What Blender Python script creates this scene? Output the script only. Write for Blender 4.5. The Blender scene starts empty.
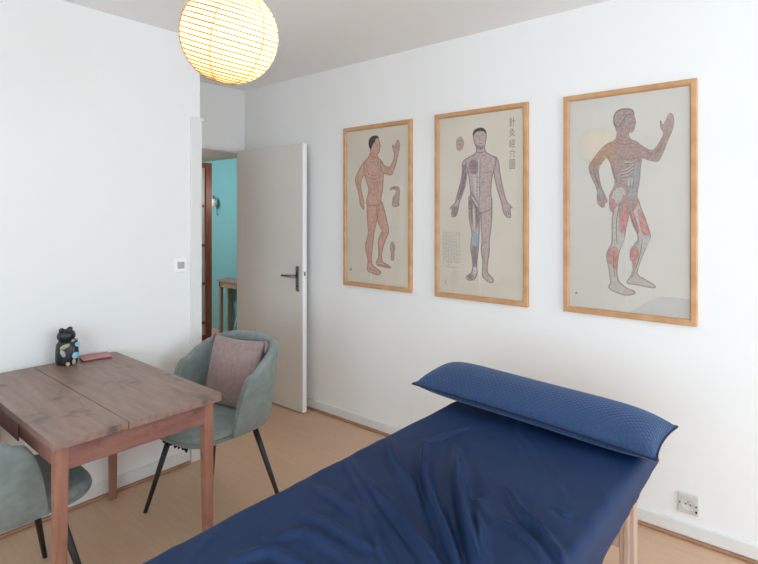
import bpy, bmesh, math, random
from mathutils import Vector, Matrix, noise
import numpy as np
random.seed(4)
S = bpy.context.scene
COL = S.collection
PI = math.pi

WALL_RGB = (240, 240, 239); WALL_RGB2 = (238, 238, 237); CEIL_RGB = (243, 243, 243)
WIN = (.5, 2.3, .6, 2.3); WIN_FILL = (-1.0, 2.1, .7, 2.4)
SKY_C = (.72, .875, 1.0, 1); SKY_S = 10.5; EXPO = -0.47; HALL_W = 95
LAMP_TILT = (.27, -.25); SEAM0 = 1.75; BULB_P = (.03, .02, .01); BULB_E = 200; LANTERN_T = (1.0, .91, .42, 1)
RIM0 = 38
CHAIR1 = (-2.400, 1.54, 0); CHAIR1_R = math.radians(5)
CHAIR2 = (-2.358, .597, 0); CHAIR2_R = math.radians(180)
CUSH = (-2.40, 1.655, .655); CUSH_R = (math.radians(76), 0, math.radians(10))
FOLD_GAIN = 1.45
SHEET_A = (16, 42, 80); SHEET_B = (18, 45, 85)
PIL_A = (42, 64, 98); PIL_B = (45, 68, 104)
PIL = (-.838, 1.905, .783); PIL_R = (math.radians(3), math.radians(2.3), math.radians(-.8)); PIL_S = (.462, .142, .078, .72, 7)
FIGURE_SKIN = {
  'head': [(-0.0522,0.3953),(-0.0679,0.4183),(-0.0718,0.4532),(-0.0522,0.481),(-0.0198,0.4897),(0.0161,0.4844),(0.025,0.4641),(0.0313,0.4392),(0.0402,0.4142),(0.0326,0.3954),(0.0313,0.3713),(0.011,0.3601),(0.0161,0.3315),(-0.0587,0.3465)],
  'hair': [(-0.0483,0.3891),(-0.0652,0.4181),(-0.0718,0.4532),(-0.0522,0.481),(-0.0198,0.4897),(0.0161,0.4844),(0.0237,0.469),(-0.0069,0.467),(-0.0133,0.4382),(-0.0301,0.4348),(-0.0379,0.4158)],
  'torso': [(-0.0561,0.3779),(-0.0613,0.3536),(-0.0982,0.3264),(-0.1181,0.2979),(-0.1114,0.2228),(-0.0916,0.1723),(-0.0718,0.1319),(-0.0718,0.0924),(-0.0916,0.0532),(-0.0942,0.0037),(0.044,0.0023),(0.044,0.0604),(0.059,0.1084),(0.0628,0.1662),(0.0666,0.2191),(0.0753,0.2524),(0.0666,0.2866),(0.044,0.3171),(0.0161,0.3335),(0.0085,0.3603)],
  'arm_l': [(-0.0652,0.3509),(-0.0982,0.3264),(-0.1382,0.2941),(-0.1652,0.2555),(-0.1952,0.2066),(-0.1993,0.1765),(-0.1815,0.1355),(-0.1625,0.0847),(-0.1544,0.0343),(-0.1547,0.0299),(-0.1504,0.0086),(-0.1289,-0.0129),(-0.1147,-0.0267),(-0.1077,-0.0024),(-0.1218,0.0136),(-0.1034,0.0292),(-0.1114,0.0287),(-0.1248,0.0738),(-0.1449,0.1443),(-0.1382,0.1841),(-0.1048,0.2275),(-0.0652,0.2798)],
  'arm_r': [(0.0377,0.3194),(0.0691,0.2768),(0.1186,0.2596),(0.1491,0.3054),(0.1612,0.352),(0.1491,0.3719),(0.1369,0.4109),(0.1491,0.4146),(0.1612,0.3946),(0.1696,0.4176),(0.1816,0.4402),(0.1936,0.4438),(0.2055,0.4145),(0.2031,0.3771),(0.1936,0.3496),(0.1816,0.3032),(0.1612,0.2477),(0.1369,0.2061),(0.0939,0.213),(0.059,0.2262),(0.0313,0.2645)],
  'leg_l': [(-0.0866,0.0395),(-0.0866,-0.0606),(-0.0796,-0.1342),(-0.0726,-0.1971),(-0.1006,-0.2506),(-0.1006,-0.3034),(-0.0796,-0.3656),(-0.0796,-0.4077),(-0.0894,-0.4347),(-0.0796,-0.455),(-0.031,-0.4673),(-0.0036,-0.4757),(0.0302,-0.468),(0.0477,-0.4533),(0.0369,-0.4417),(-0.0036,-0.4238),(-0.031,-0.4047),(-0.042,-0.3897),(-0.0379,-0.3111),(-0.0241,-0.2272),(-0.0173,-0.1749),(0.01,-0.0915),(0.0208,-0.0191),(0.0262,0.0274),(-0.0036,0.0537)],
  'leg_r': [(0.0167,0.0275),(0.01,-0.0501),(0.01,-0.1122),(0.057,-0.1733),(0.0235,-0.205),(0.0127,-0.2571),(0.0208,-0.3085),(0.0167,-0.35),(-0.0036,-0.3822),(0.0005,-0.4079),(0.0503,-0.413),(0.1164,-0.421),(0.1359,-0.4146),(0.1164,-0.4006),(0.0637,-0.3834),(0.0503,-0.3637),(0.0503,-0.3174),(0.0796,-0.2342),(0.1098,-0.1874),(0.1137,-0.1569),(0.0967,-0.1011),(0.0769,-0.0297),(0.0503,0.0424)],
  'light': [[(-0.0718,0.2901),(-0.0198,0.2919),(0.0123,0.2656),(0.0059,0.2318),(-0.0457,0.2246),(-0.0784,0.246)],[(-0.0327,0.4252),(-0.0005,0.4323),(0.0212,0.4109),(0.0123,0.3825),(-0.0198,0.38)],[(-0.1584,0.2451),(-0.1315,0.2737),(-0.1382,0.2041),(-0.1652,0.1752)],[(-0.0587,0.0921),(-0.0069,0.081),(0.0123,0.0318),(-0.0198,0.0088),(-0.0718,0.0133)],[(-0.0656,0.0024),(-0.0173,0.002),(-0.0241,-0.123),(-0.0586,-0.1339)],[(0.0369,-0.0192),(0.0703,-0.0501),(0.0967,-0.1419),(0.0637,-0.1527)],[(-0.0866,-0.2501),(-0.0586,-0.2387),(-0.0586,-0.354),(-0.0726,-0.3547)],[(0.0262,-0.2463),(0.0637,-0.2245),(0.0436,-0.3177),(0.0302,-0.3184)]],
  'line': [[(-0.0718,0.2259),(-0.0198,0.2086),(0.025,0.226)],[(0.0123,0.3045),(0.0313,0.2354),(0.0503,0.2199)],[(-0.0652,0.1959),(-0.0069,0.1836),(0.0377,0.2011)],[(-0.0457,0.1606),(-0.0005,0.1638)],[(-0.0718,0.0973),(-0.0133,0.086),(0.025,0.0316)],[(-0.085,0.3107),(-0.085,0.2513),(-0.0652,0.2206)],[(-0.0522,0.3283),(-0.0069,0.3302)],[(-0.0133,0.4089),(0.0123,0.4117)],[(0.0161,0.387),(0.0313,0.3878)],[(0.1672,0.3799),(0.1852,0.4257)],[(0.1816,0.3788),(0.1936,0.4156)],[(0.1491,0.2959),(0.1672,0.3421)],[(-0.0005,0.4225),(0.0212,0.4226)],[(0.0313,0.4101),(0.0364,0.4039)],[(-0.1788,0.1958),(-0.1584,0.1247)],[(0.0939,0.2418),(0.1369,0.2585)],[(-0.0198,0.1694),(-0.0133,0.1007)],[(0.0123,0.1682),(0.0161,0.0999)],[(0.0032,0.0225),(0.0072,-0.0915)],[(-0.0656,-0.2022),(-0.031,-0.1909)],[(0.0302,-0.1791),(0.0901,-0.1828)],[(-0.0726,-0.2602),(-0.0656,-0.3963)],[(0.0343,-0.2563),(0.0302,-0.3493)],[(-0.0517,-0.4321),(0.0167,-0.4586)],[(0.0235,-0.3961),(0.1033,-0.4116)]],
  'inset': [[(0.1186,0.1086),(0.1284,0.1274),(0.1612,0.1339),(0.1972,0.128),(0.2067,0.1041),(0.2031,0.0572),(0.1936,-0.0086),(0.1936,0.028),(0.1961,-0.0021),(0.1681,-0.0079),(0.1397,-0.0016),(0.1372,0.0308),(0.1406,0.0299),(0.1454,0.0631),(0.1648,0.075),(0.1768,0.1031),(0.1491,0.1153),(0.121,0.1047)],[(0.132,-0.2376),(0.1527,-0.2399),(0.1681,-0.2716),(0.1578,-0.3022),(0.1578,-0.3577),(0.1423,-0.3687),(0.1268,-0.3625),(0.1294,-0.3137),(0.119,-0.2786)]],
  'inset_line': [[(0.1284,0.1207),(0.1672,0.1242),(0.1936,0.1139)],[(0.1612,0.058),(0.1551,0.0202)],[(0.1816,0.0671),(0.1768,0.0199)],[(0.1397,-0.2525),(0.1527,-0.2722),(0.1423,-0.3535)]],
  'seal': [[(-0.248,-0.4452),(-0.2333,-0.4421),(-0.2303,-0.457),(-0.2451,-0.4591)]],
  'fold': [(-0.0476,-0.0187),(-0.0434,-0.0187),(-0.0434,-0.5204),(-0.0476,-0.5208)],
}
FIGURE_FRONT = {
  'head': [(-0.0391,0.3962),(-0.0425,0.4266),(-0.0311,0.4505),(0.0083,0.4594),(0.0382,0.4483),(0.0514,0.4223),(0.0492,0.3881),(0.0448,0.3639),(0.0382,0.3348),(0.0448,0.3077),(-0.0221,0.3067),(-0.0164,0.3392),(-0.0311,0.3654)],
  'hair': [(-0.0379,0.4111),(-0.0425,0.4266),(-0.0311,0.4505),(0.0083,0.4594),(0.0382,0.4483),(0.0514,0.4223),(0.0492,0.4097),(0.0382,0.4305),(0.0138,0.437),(-0.0142,0.4358),(-0.0277,0.4252)],
  'torso': [(-0.0175,0.3293),(-0.0221,0.3097),(-0.0712,0.2881),(-0.0943,0.2776),(-0.0885,0.2387),(-0.0769,0.2128),(-0.0677,0.1568),(-0.0597,0.0961),(-0.0539,0.0456),(-0.0677,0.0156),(-0.0712,-0.0247),(0.0083,-0.0549),(0.0884,-0.0256),(0.0852,0.033),(0.0798,0.0723),(0.083,0.1308),(0.0906,0.1793),(0.1067,0.2175),(0.1174,0.2731),(0.0798,0.2904),(0.0448,0.3116),(0.0415,0.3296)],
  'arm_l': [(-0.0712,0.2881),(-0.1002,0.278),(-0.1177,0.2506),(-0.1142,0.2097),(-0.1236,0.149),(-0.1414,0.0985),(-0.1592,0.0375),(-0.1652,0.0119),(-0.1953,-0.0084),(-0.2038,-0.0239),(-0.1832,-0.0199),(-0.1953,-0.0654),(-0.1772,-0.0746),(-0.1532,-0.0663),(-0.1414,-0.0304),(-0.1331,0.0145),(-0.106,0.0771),(-0.0885,0.1273),(-0.0793,0.1876),(-0.0654,0.2273)],
  'arm_r': [(0.0906,0.2867),(0.1174,0.2751),(0.1312,0.2451),(0.1355,0.1965),(0.1492,0.1283),(0.1628,0.0701),(0.1774,0.0199),(0.2064,-0.0072),(0.2186,-0.0226),(0.1981,-0.0176),(0.2064,-0.0739),(0.1857,-0.0759),(0.1649,-0.0606),(0.1523,-0.0317),(0.1439,0.0175),(0.1227,0.0711),(0.1067,0.1299),(0.096,0.1791),(0.0884,0.2283)],
  'leg_l': [(-0.0712,0.0308),(-0.0712,-0.0297),(-0.0654,-0.1003),(-0.0482,-0.1604),(-0.0539,-0.2108),(-0.0597,-0.2613),(-0.0459,-0.321),(-0.0425,-0.376),(-0.0539,-0.4069),(-0.0885,-0.4246),(-0.0885,-0.4449),(-0.0597,-0.4546),(-0.0311,-0.4453),(-0.0142,-0.424),(-0.0085,-0.3987),(-0.0142,-0.3691),(-0.0085,-0.309),(0.0004,-0.2389),(0.0027,-0.1792),(0.0049,-0.1096),(0.0094,-0.0301),(0.0094,0.0096),(-0.0311,0.0502),(-0.07,0.0611)],
  'leg_r': [(0.0094,0.0096),(0.0094,-0.05),(0.0116,-0.1293),(0.0194,-0.1986),(0.0116,-0.2682),(0.0227,-0.3271),(0.0227,-0.3865),(0.0194,-0.4214),(0.047,-0.4439),(0.0743,-0.4584),(0.0992,-0.4465),(0.0927,-0.4256),(0.0635,-0.4033),(0.0558,-0.3842),(0.058,-0.335),(0.0711,-0.2754),(0.0689,-0.2069),(0.0798,-0.1478),(0.0884,-0.05),(0.0863,0.0574),(0.036,0.0487)],
  'dark': [[(-0.0712,0.268),(-0.0063,0.2717),(-0.0018,0.2037),(-0.0311,0.1803),(-0.0654,0.2021)],[(-0.1119,0.2554),(-0.0827,0.2384),(-0.0885,0.1374),(-0.1295,0.0369),(-0.1532,0.0271),(-0.1236,0.1286)],[(-0.0562,0.096),(-0.0255,0.045),(0.0027,0.0047),(0.0004,-0.0251),(-0.0597,-0.0247),(-0.0654,0.0106)],[(-0.0255,0.365),(0.0027,0.3476),(0.0305,0.3503),(0.025,0.326),(-0.0085,0.3286)],[(-0.1953,-0.0188),(-0.1414,0.0013),(-0.1473,-0.055),(-0.1808,-0.0684)],[(-0.0631,0.0105),(-0.0425,0.0002),(-0.0368,-0.1201),(-0.0539,-0.1103)],[(-0.0255,0.02),(0.0027,-0.0003),(0.0004,-0.1096),(-0.0175,-0.1498),(-0.0255,-0.0599)],[(-0.0516,-0.2308),(-0.0085,-0.2193),(-0.013,-0.3092),(-0.0198,-0.3695),(-0.0402,-0.3658)],[(-0.0827,-0.4262),(-0.0482,-0.4115),(-0.0311,-0.4303),(-0.0562,-0.4503)]],
  'blue': [[(-0.0482,-0.1604),(-0.0142,-0.1517),(-0.0018,-0.2042),(-0.0221,-0.2548),(-0.0482,-0.2327)]],
  'pale': [[(-0.0052,0.2736),(0.0038,0.273),(0.0049,0.0146),(-0.0052,0.0347)],[(-0.0368,0.1856),(-0.0198,0.1827),(-0.0175,0.0648),(-0.0311,0.0652)],[(-0.0562,0.0557),(-0.0482,0.0575),(0.0004,-0.0052),(-0.0063,-0.0151)],[(-0.0402,-0.3708),(-0.013,-0.3691),(-0.0153,-0.4091),(-0.0368,-0.4107)],[(-0.0425,0.0002),(-0.0311,0.0001),(-0.0255,-0.1399),(-0.0368,-0.1451)],[(-0.0368,-0.08),(-0.0277,-0.0699),(-0.0243,-0.1449)]],
  'grey': [[(0.0049,0.2729),(0.0116,0.2705),(0.0049,-0.0053),(0.0004,0.0047)]],
  'inset': [(-0.1532,0.4067),(-0.1236,0.4172),(-0.1025,0.3919),(-0.106,0.3515),(-0.1236,0.3305),(-0.1473,0.3344),(-0.1592,0.3662)],
  'inset_line': [[(-0.1509,0.386),(-0.126,0.394),(-0.1072,0.3821)],[(-0.1425,0.373),(-0.1295,0.379),(-0.1166,0.3707),(-0.1295,0.3637),(-0.1425,0.373)],[(-0.1414,0.3493),(-0.1213,0.3477)],[(-0.126,0.4124),(-0.1213,0.4221)]],
  'line': [[(-0.0221,0.4096),(-0.0063,0.4111)],[(0.0116,0.4094),(0.0338,0.4093)],[(0.0049,0.4071),(0.0027,0.3824),(0.0138,0.3794)],[(-0.0063,0.3633),(0.0227,0.3628)],[(0.0194,0.1977),(0.0525,0.1861),(0.0852,0.1991)],[(-0.0654,0.2021),(-0.0311,0.1803),(-0.004,0.1959)],[(-0.0142,0.2992),(-0.0425,0.2912)],[(0.0138,0.2922),(0.047,0.2918)],[(0.0138,0.1335),(0.047,0.1342)],[(-0.0175,0.1347),(0.0049,0.1338)],[(-0.0175,0.1048),(0.0049,0.104)],[(-0.0175,0.1647),(0.0049,0.1636)],[(-0.1002,0.209),(-0.106,0.1381),(-0.1331,0.0574)],[(-0.0885,0.1982),(-0.0943,0.1377),(-0.1177,0.0673)],[(0.025,0.0341),(0.0635,0.0531),(0.0798,0.0625)],[(0.128,0.1291),(0.1492,0.0608)],[(-0.0516,0.0003),(-0.0448,-0.0901)],[(-0.0142,-0.02),(-0.0198,-0.1298)],[(0.0305,-0.218),(0.058,-0.222)],[(0.0338,-0.2672),(0.0382,-0.346)],[(-0.0311,-0.2501),(-0.0255,-0.3499)],[(-0.1772,-0.0292),(-0.1592,-0.019)],[(0.1701,-0.0309),(0.1805,-0.0596)],[(0.1857,-0.0309),(0.194,-0.0596)]],
  'glyph': [[[(0.194,0.4951),(0.2288,0.4417)],[(0.194,0.434),(0.2288,0.3848)],[(0.194,0.371),(0.2288,0.3242)],[(0.194,0.3137),(0.2288,0.2654)],[(0.194,0.2564),(0.2288,0.201)]]],
  'block': [(-0.2505,-0.1596),(-0.126,-0.3611)],
  'under': [(-0.2381,-0.3753),(-0.1893,-0.3805),(-0.1414,-0.3794)],
  'seal': [[(-0.2418,-0.4654),(-0.227,-0.4621),(-0.227,-0.4871),(-0.2418,-0.4904)]],
  'fold': [(0.0038,-0.2189),(0.0083,-0.2187),(0.0083,-0.5146),(0.0038,-0.515)],
}
FIGURE_MUSCLE = {
  'head': [(-0.0483,0.3741),(-0.0557,0.4089),(-0.0548,0.4379),(-0.0392,0.4602),(-0.0119,0.4664),(0.0195,0.4624),(0.0354,0.4508),(0.0399,0.4266),(0.0443,0.4071),(0.0486,0.3924),(0.0425,0.3741),(0.039,0.3555),(0.0284,0.3452),(0.0168,0.3482),(0.0124,0.3343),(0.0239,0.3094),(-0.0346,0.3128),(-0.0465,0.3303),(-0.0392,0.349)],
  'hair': [(-0.0502,0.384),(-0.0557,0.4089),(-0.0548,0.4379),(-0.0392,0.4602),(-0.0119,0.4664),(0.0195,0.4624),(0.0354,0.4508),(0.0372,0.4335),(0.0106,0.4368),(-0.0074,0.4178),(-0.0209,0.3905),(-0.03,0.377)],
  'torso': [(-0.0392,0.3393),(-0.0483,0.3179),(-0.0761,0.3038),(-0.0996,0.2813),(-0.0901,0.2316),(-0.0715,0.201),(-0.0622,0.1518),(-0.0483,0.1026),(-0.0576,0.0787),(-0.0761,0.0451),(-0.0789,0.011),(-0.0752,-0.033),(-0.065,-0.0428),(-0.0164,-0.0814),(0.015,-0.0621),(0.0591,-0.0053),(0.053,0.0325),(0.053,0.0515),(0.0635,0.1078),(0.0678,0.1735),(0.0739,0.2108),(0.0765,0.2389),(0.0678,0.2772),(0.053,0.2992),(0.0239,0.3113),(0.0124,0.3343)],
  'arm_l': [(-0.0622,0.3123),(-0.0996,0.296),(-0.13,0.264),(-0.1618,0.2215),(-0.1813,0.1928),(-0.1715,0.1473),(-0.1472,0.0964),(-0.1357,0.0663),(-0.1376,0.0267),(-0.1357,0.0019),(-0.1185,-0.018),(-0.109,-0.023),(-0.0977,-0.0152),(-0.0996,0.0015),(-0.0827,0.0061),(-0.0996,0.0506),(-0.1166,0.0855),(-0.1261,0.1352),(-0.13,0.1848),(-0.0996,0.2224),(-0.0715,0.2498)],
  'arm_r': [(0.053,0.2992),(0.0722,0.2768),(0.115,0.25),(0.1319,0.2579),(0.1553,0.2975),(0.1693,0.3284),(0.1569,0.348),(0.1511,0.3901),(0.1569,0.3895),(0.1636,0.3657),(0.1776,0.3871),(0.1858,0.4136),(0.198,0.4231),(0.2101,0.4061),(0.2125,0.3741),(0.2045,0.3386),(0.1964,0.3166),(0.1882,0.2991),(0.1735,0.2546),(0.1569,0.2145),(0.1445,0.1941),(0.1235,0.1982),(0.0765,0.2154),(0.0635,0.2398)],
  'leg_l': [(-0.0789,0.0227),(-0.0668,-0.0262),(-0.0576,-0.036),(-0.0668,-0.0847),(-0.065,-0.1528),(-0.0668,-0.2064),(-0.0855,-0.2316),(-0.0948,-0.2712),(-0.0808,-0.3194),(-0.0761,-0.3679),(-0.0715,-0.4017),(-0.0827,-0.4124),(-0.0789,-0.4316),(-0.0392,-0.4473),(-0.0029,-0.4562),(0.0284,-0.4503),(0.0478,-0.437),(0.0372,-0.4257),(0.0106,-0.4205),(-0.0209,-0.3974),(-0.0328,-0.3839),(-0.041,-0.3458),(-0.0364,-0.2972),(-0.03,-0.2389),(-0.0119,-0.1996),(-0.0029,-0.1609),(0.0034,-0.1224),(0.015,-0.065),(0.0195,-0.0173),(0.0284,0.0397),(-0.0164,0.06),(-0.0752,0.0519)],
  'leg_r': [(0.0106,0.021),(0.0195,-0.0554),(0.0284,-0.103),(0.0591,-0.164),(0.0416,-0.2024),(0.0239,-0.2173),(0.0168,-0.2558),(0.031,-0.2884),(0.0354,-0.3213),(0.0195,-0.3653),(0.0034,-0.3809),(0.0061,-0.3979),(0.046,-0.3983),(0.098,-0.406),(0.1336,-0.4074),(0.1336,-0.3935),(0.098,-0.3732),(0.0548,-0.3503),(0.053,-0.3296),(0.0765,-0.2528),(0.1023,-0.1955),(0.1133,-0.1625),(0.1108,-0.1439),(0.0894,-0.0741),(0.0678,-0.0177),(0.0565,0.0296),(0.0284,0.0397)],
  'red': [[(-0.0209,-0.0362),(0.0034,-0.0123),(0.0106,-0.065),(-0.0002,-0.1417),(-0.0191,-0.1517),(-0.03,-0.123)],[(-0.0761,0.0275),(-0.0465,0.0172),(-0.0483,-0.0244),(-0.0622,-0.0311)],[(-0.0855,-0.2365),(-0.0483,-0.2125),(-0.0346,-0.2391),(-0.0392,-0.2973),(-0.0456,-0.3365),(-0.0622,-0.3084),(-0.0855,-0.2952)],[(0.0239,-0.0173),(0.0399,-0.0554),(0.0565,-0.1121),(0.0635,-0.1544),(0.0372,-0.1076),(0.0213,-0.0649)],[(0.053,-0.0176),(0.0894,-0.0741),(0.1065,-0.1393),(0.1023,-0.1562),(0.0765,-0.1541),(0.0635,-0.0931)],[(0.0239,-0.2221),(0.046,-0.2089),(0.0591,-0.2348),(0.0504,-0.2778),(0.0284,-0.2885),(0.0177,-0.2605)],[(0.0328,-0.293),(0.0478,-0.2826),(0.0416,-0.3304),(0.0328,-0.3263)],[(-0.0137,0.0503),(-0.0002,0.0212),(-0.0074,-0.0122),(-0.0182,0.0023)]],
  'pale': [[(-0.0483,0.0735),(-0.0164,0.0821),(0.0034,0.0528),(-0.0074,0.0242),(-0.03,0.0005),(-0.0622,-0.0039),(-0.0696,0.0254)],[(-0.0029,0.1201),(0.0372,0.1278),(0.0372,0.0899),(0.0034,0.0815)],[(-0.0576,-0.0409),(-0.0328,0.0025),(-0.0328,-0.0941),(-0.0419,-0.1958),(-0.0576,-0.2012)],[(-0.0273,-0.1616),(-0.0029,-0.1561),(-0.0119,-0.1996),(-0.0328,-0.2342),(-0.0419,-0.2104)],[(0.0617,-0.1686),(0.1108,-0.1532),(0.1065,-0.1906),(0.0808,-0.2338),(0.0635,-0.2817),(0.053,-0.3249),(0.0443,-0.3302),(0.0635,-0.2346)],[(-0.0687,-0.3478),(-0.0456,-0.3413),(-0.0382,-0.3843),(-0.0668,-0.3915)],[(-0.0761,-0.4167),(-0.0255,-0.4045),(0.0034,-0.4288),(-0.0074,-0.4442),(-0.0529,-0.4389)],[(0.0416,-0.357),(0.0894,-0.3786),(0.115,-0.3979),(0.0548,-0.3909)]],
  'grey': [[(0.0416,0.194),(0.0635,0.1974),(0.06,0.1079),(0.046,0.0516),(0.0284,0.014),(0.015,0.0429),(0.0372,0.1183)],[(0.0106,0.0478),(0.0478,0.0516),(0.046,0.0232),(0.0284,0.014)],[(-0.1424,0.0665),(-0.1233,0.0808),(-0.0996,0.0358),(-0.1185,0.0264)],[(-0.0119,0.4328),(0.0106,0.4349),(0.0034,0.3974),(-0.0119,0.3818),(-0.0209,0.4001)],[(0.0106,0.0497),(0.0416,0.0442),(0.0372,0.0205),(0.015,0.019)],[(0.0372,-0.1931),(0.0635,-0.1733),(0.0635,-0.1969),(0.0416,-0.2214)],[(0.0284,-0.3266),(0.0443,-0.335),(0.0372,-0.3639),(0.0239,-0.365)]],
  'line': [[(-0.0209,0.1545),(0.0106,0.1625),(0.0372,0.1848)],[(-0.0255,0.1403),(0.0106,0.1462),(0.0372,0.1677)],[(-0.0237,0.1258),(0.0106,0.1309),(0.0354,0.1488)],[(-0.0164,0.111),(0.0034,0.1102)],[(-0.0074,0.197),(0.0372,0.1943)],[(-0.0392,0.2474),(0.0016,0.2109),(0.0548,0.2216),(0.0704,0.2158)],[(0.0061,0.1197),(0.0061,0.0766)],[(0.0213,0.119),(0.0213,0.0761)],[(0.0372,0.1231),(0.0337,0.071)],[(-0.0437,0.3058),(-0.0074,0.2882),(0.0372,0.294)],[(-0.0029,0.4173),(-0.0074,0.389),(-0.0164,0.3756)],[(0.0808,0.262),(0.1192,0.2311),(0.1445,0.2431),(0.1693,0.2963)],[(-0.1521,0.1762),(-0.1376,0.1159),(-0.1261,0.0759)],[(-0.0668,0.191),(-0.0529,0.1416),(-0.0392,0.1023)],[(-0.0255,0.0121),(-0.0437,-0.0845),(-0.0419,-0.2007)],[(-0.0529,-0.2399),(-0.0576,-0.2984),(-0.0502,-0.3659)],[(0.0765,-0.1729),(0.0678,-0.2438),(0.046,-0.3206)],[(0.0195,-0.0363),(0.0372,-0.1029),(0.0591,-0.1498)]],
  'seal': [[(-0.248,-0.4624),(-0.2379,-0.4584),(-0.2359,-0.4684),(-0.246,-0.4724)]],
  'fold': [(0.0034,-0.1033),(0.007,-0.1032),(0.007,-0.4954),(0.0034,-0.4958)],
}
FOLDS = [(0.016,0.016,[(-1.147,1.417),(-1.011,1.284),(-0.906,1.205),(-0.813,1.14)]),(0.022,0.016,[(-1.033,1.475),(-0.928,1.314),(-0.805,1.177),(-0.71,1.09),(-0.627,1.011),(-0.557,0.944)]),(0.02,0.018,[(-0.923,1.496),(-0.789,1.286),(-0.688,1.148),(-0.596,1.036),(-0.531,0.966)]),(0.01,0.016,[(-1.159,1.222),(-1.004,1.122),(-0.898,1.069)]),(0.018,0.015,[(-1.031,1.162),(-0.935,1.114),(-0.844,1.072),(-0.757,1.026),(-0.657,0.97),(-0.58,0.926)]),(0.009,0.014,[(-1.118,1.044),(-0.96,1.017),(-0.895,1.001)]),(0.01,0.016,[(-1.04,0.921),(-0.946,0.932),(-0.835,0.925),(-0.784,0.934)]),(0.014,0.016,[(-0.732,1.285),(-0.658,1.173),(-0.605,1.095),(-0.544,1.02)]),(0.01,0.012,[(-0.931,1.041),(-0.863,1.001),(-0.801,0.954),(-0.741,0.916),(-0.679,0.879)]),(0.012,0.012,[(-0.689,1.383),(-0.615,1.303),(-0.555,1.256),(-0.5,1.227)]),(0.011,0.014,[(-0.575,1.273),(-0.533,1.249),(-0.47,1.194),(-0.428,1.155),(-0.387,1.112)]),(0.009,0.013,[(-0.624,1.225),(-0.569,1.206),(-0.515,1.179),(-0.47,1.14)]),(0.006,0.015,[(-0.726,1.286),(-0.677,1.236),(-0.628,1.195)]),(0.006,0.012,[(-0.538,1.367),(-0.507,1.351),(-0.479,1.358)]),(0.014,0.014,[(-0.809,1.335),(-0.699,1.176),(-0.609,1.067),(-0.546,0.997)]),(0.006,0.014,[(-1.018,1.438),(-1.029,1.478),(-1.008,1.53),(-1.002,1.622),(-0.98,1.682)]),(0.005,0.013,[(-0.837,1.778),(-0.758,1.695),(-0.702,1.646)]),(0.006,0.012,[(-0.953,1.531),(-0.907,1.474),(-0.857,1.411)]),(0.008,0.018,[(-1.019,0.783),(-0.962,0.867),(-0.849,0.868),(-0.773,0.848)]),(0.009,0.018,[(-1.014,0.687),(-0.967,0.769),(-0.844,0.788)])]


# ------------------------------------------------------------------ helpers
def lin(c):
    return tuple(((v / 255) / 12.92 if v / 255 <= .04045 else ((v / 255 + .055) / 1.055) ** 2.4) for v in c)

def mat(name, rgb, rough=.6, rgb2=None, scale=8, stretch=(1, 1, 1), detail=4, bump=0, bscale=None, metal=0, sheen=0,
        spec=.5, lo=.35, hi=.65, sheen_tint=None):
    m = bpy.data.materials.new(name); m.use_nodes = True
    nt = m.node_tree; b = nt.nodes['Principled BSDF']
    b.inputs['Roughness'].default_value = rough
    b.inputs['Metallic'].default_value = metal
    b.inputs['Specular IOR Level'].default_value = spec
    if sheen:
        b.inputs['Sheen Weight'].default_value = sheen
        if sheen_tint: b.inputs['Sheen Tint'].default_value = (*lin(sheen_tint), 1)
    c = (*lin(rgb), 1)
    b.inputs['Base Color'].default_value = c
    tc = nt.nodes.new('ShaderNodeTexCoord'); mp = nt.nodes.new('ShaderNodeMapping')
    mp.inputs['Scale'].default_value = stretch
    nt.links.new(tc.outputs['Object'], mp.inputs['Vector'])
    if rgb2:
        n = nt.nodes.new('ShaderNodeTexNoise'); n.inputs['Scale'].default_value = scale; n.inputs['Detail'].default_value = detail
        r = nt.nodes.new('ShaderNodeValToRGB')
        r.color_ramp.elements[0].position = lo; r.color_ramp.elements[0].color = c
        r.color_ramp.elements[1].position = hi; r.color_ramp.elements[1].color = (*lin(rgb2), 1)
        nt.links.new(mp.outputs['Vector'], n.inputs['Vector']); nt.links.new(n.outputs['Fac'], r.inputs['Fac'])
        nt.links.new(r.outputs['Color'], b.inputs['Base Color'])
    if bump:
        n2 = nt.nodes.new('ShaderNodeTexNoise'); n2.inputs['Scale'].default_value = bscale or scale; n2.inputs['Detail'].default_value = 3
        bp = nt.nodes.new('ShaderNodeBump'); bp.inputs['Strength'].default_value = bump; bp.inputs['Distance'].default_value = .004
        nt.links.new(mp.outputs['Vector'], n2.inputs['Vector']); nt.links.new(n2.outputs['Fac'], bp.inputs['Height'])
        nt.links.new(bp.outputs['Normal'], b.inputs['Normal'])
    return m

def nodes_of(m): return m.node_tree, m.node_tree.nodes['Principled BSDF']

def link(name, me, m=None, parent=None, smooth=False):
    o = bpy.data.objects.new(name, me); COL.objects.link(o)
    if m is not None:
        for q in (m if isinstance(m, (list, tuple)) else [m]): me.materials.append(q)
    if smooth:
        me.polygons.foreach_set('use_smooth', [True] * len(me.polygons))
    if parent: o.parent = parent
    return o

def obj(name, bm, m=None, parent=None, smooth=False, bevel=0, seg=2, auto=None):
    bmesh.ops.recalc_face_normals(bm, faces=bm.faces)
    me = bpy.data.meshes.new(name); bm.to_mesh(me); bm.free()
    o = link(name, me, m, parent, smooth)
    if bevel:
        md = o.modifiers.new('bevel', 'BEVEL'); md.width = bevel; md.segments = seg; md.limit_method = 'ANGLE'; md.angle_limit = .6
        md.harden_normals = False
    return o

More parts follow.
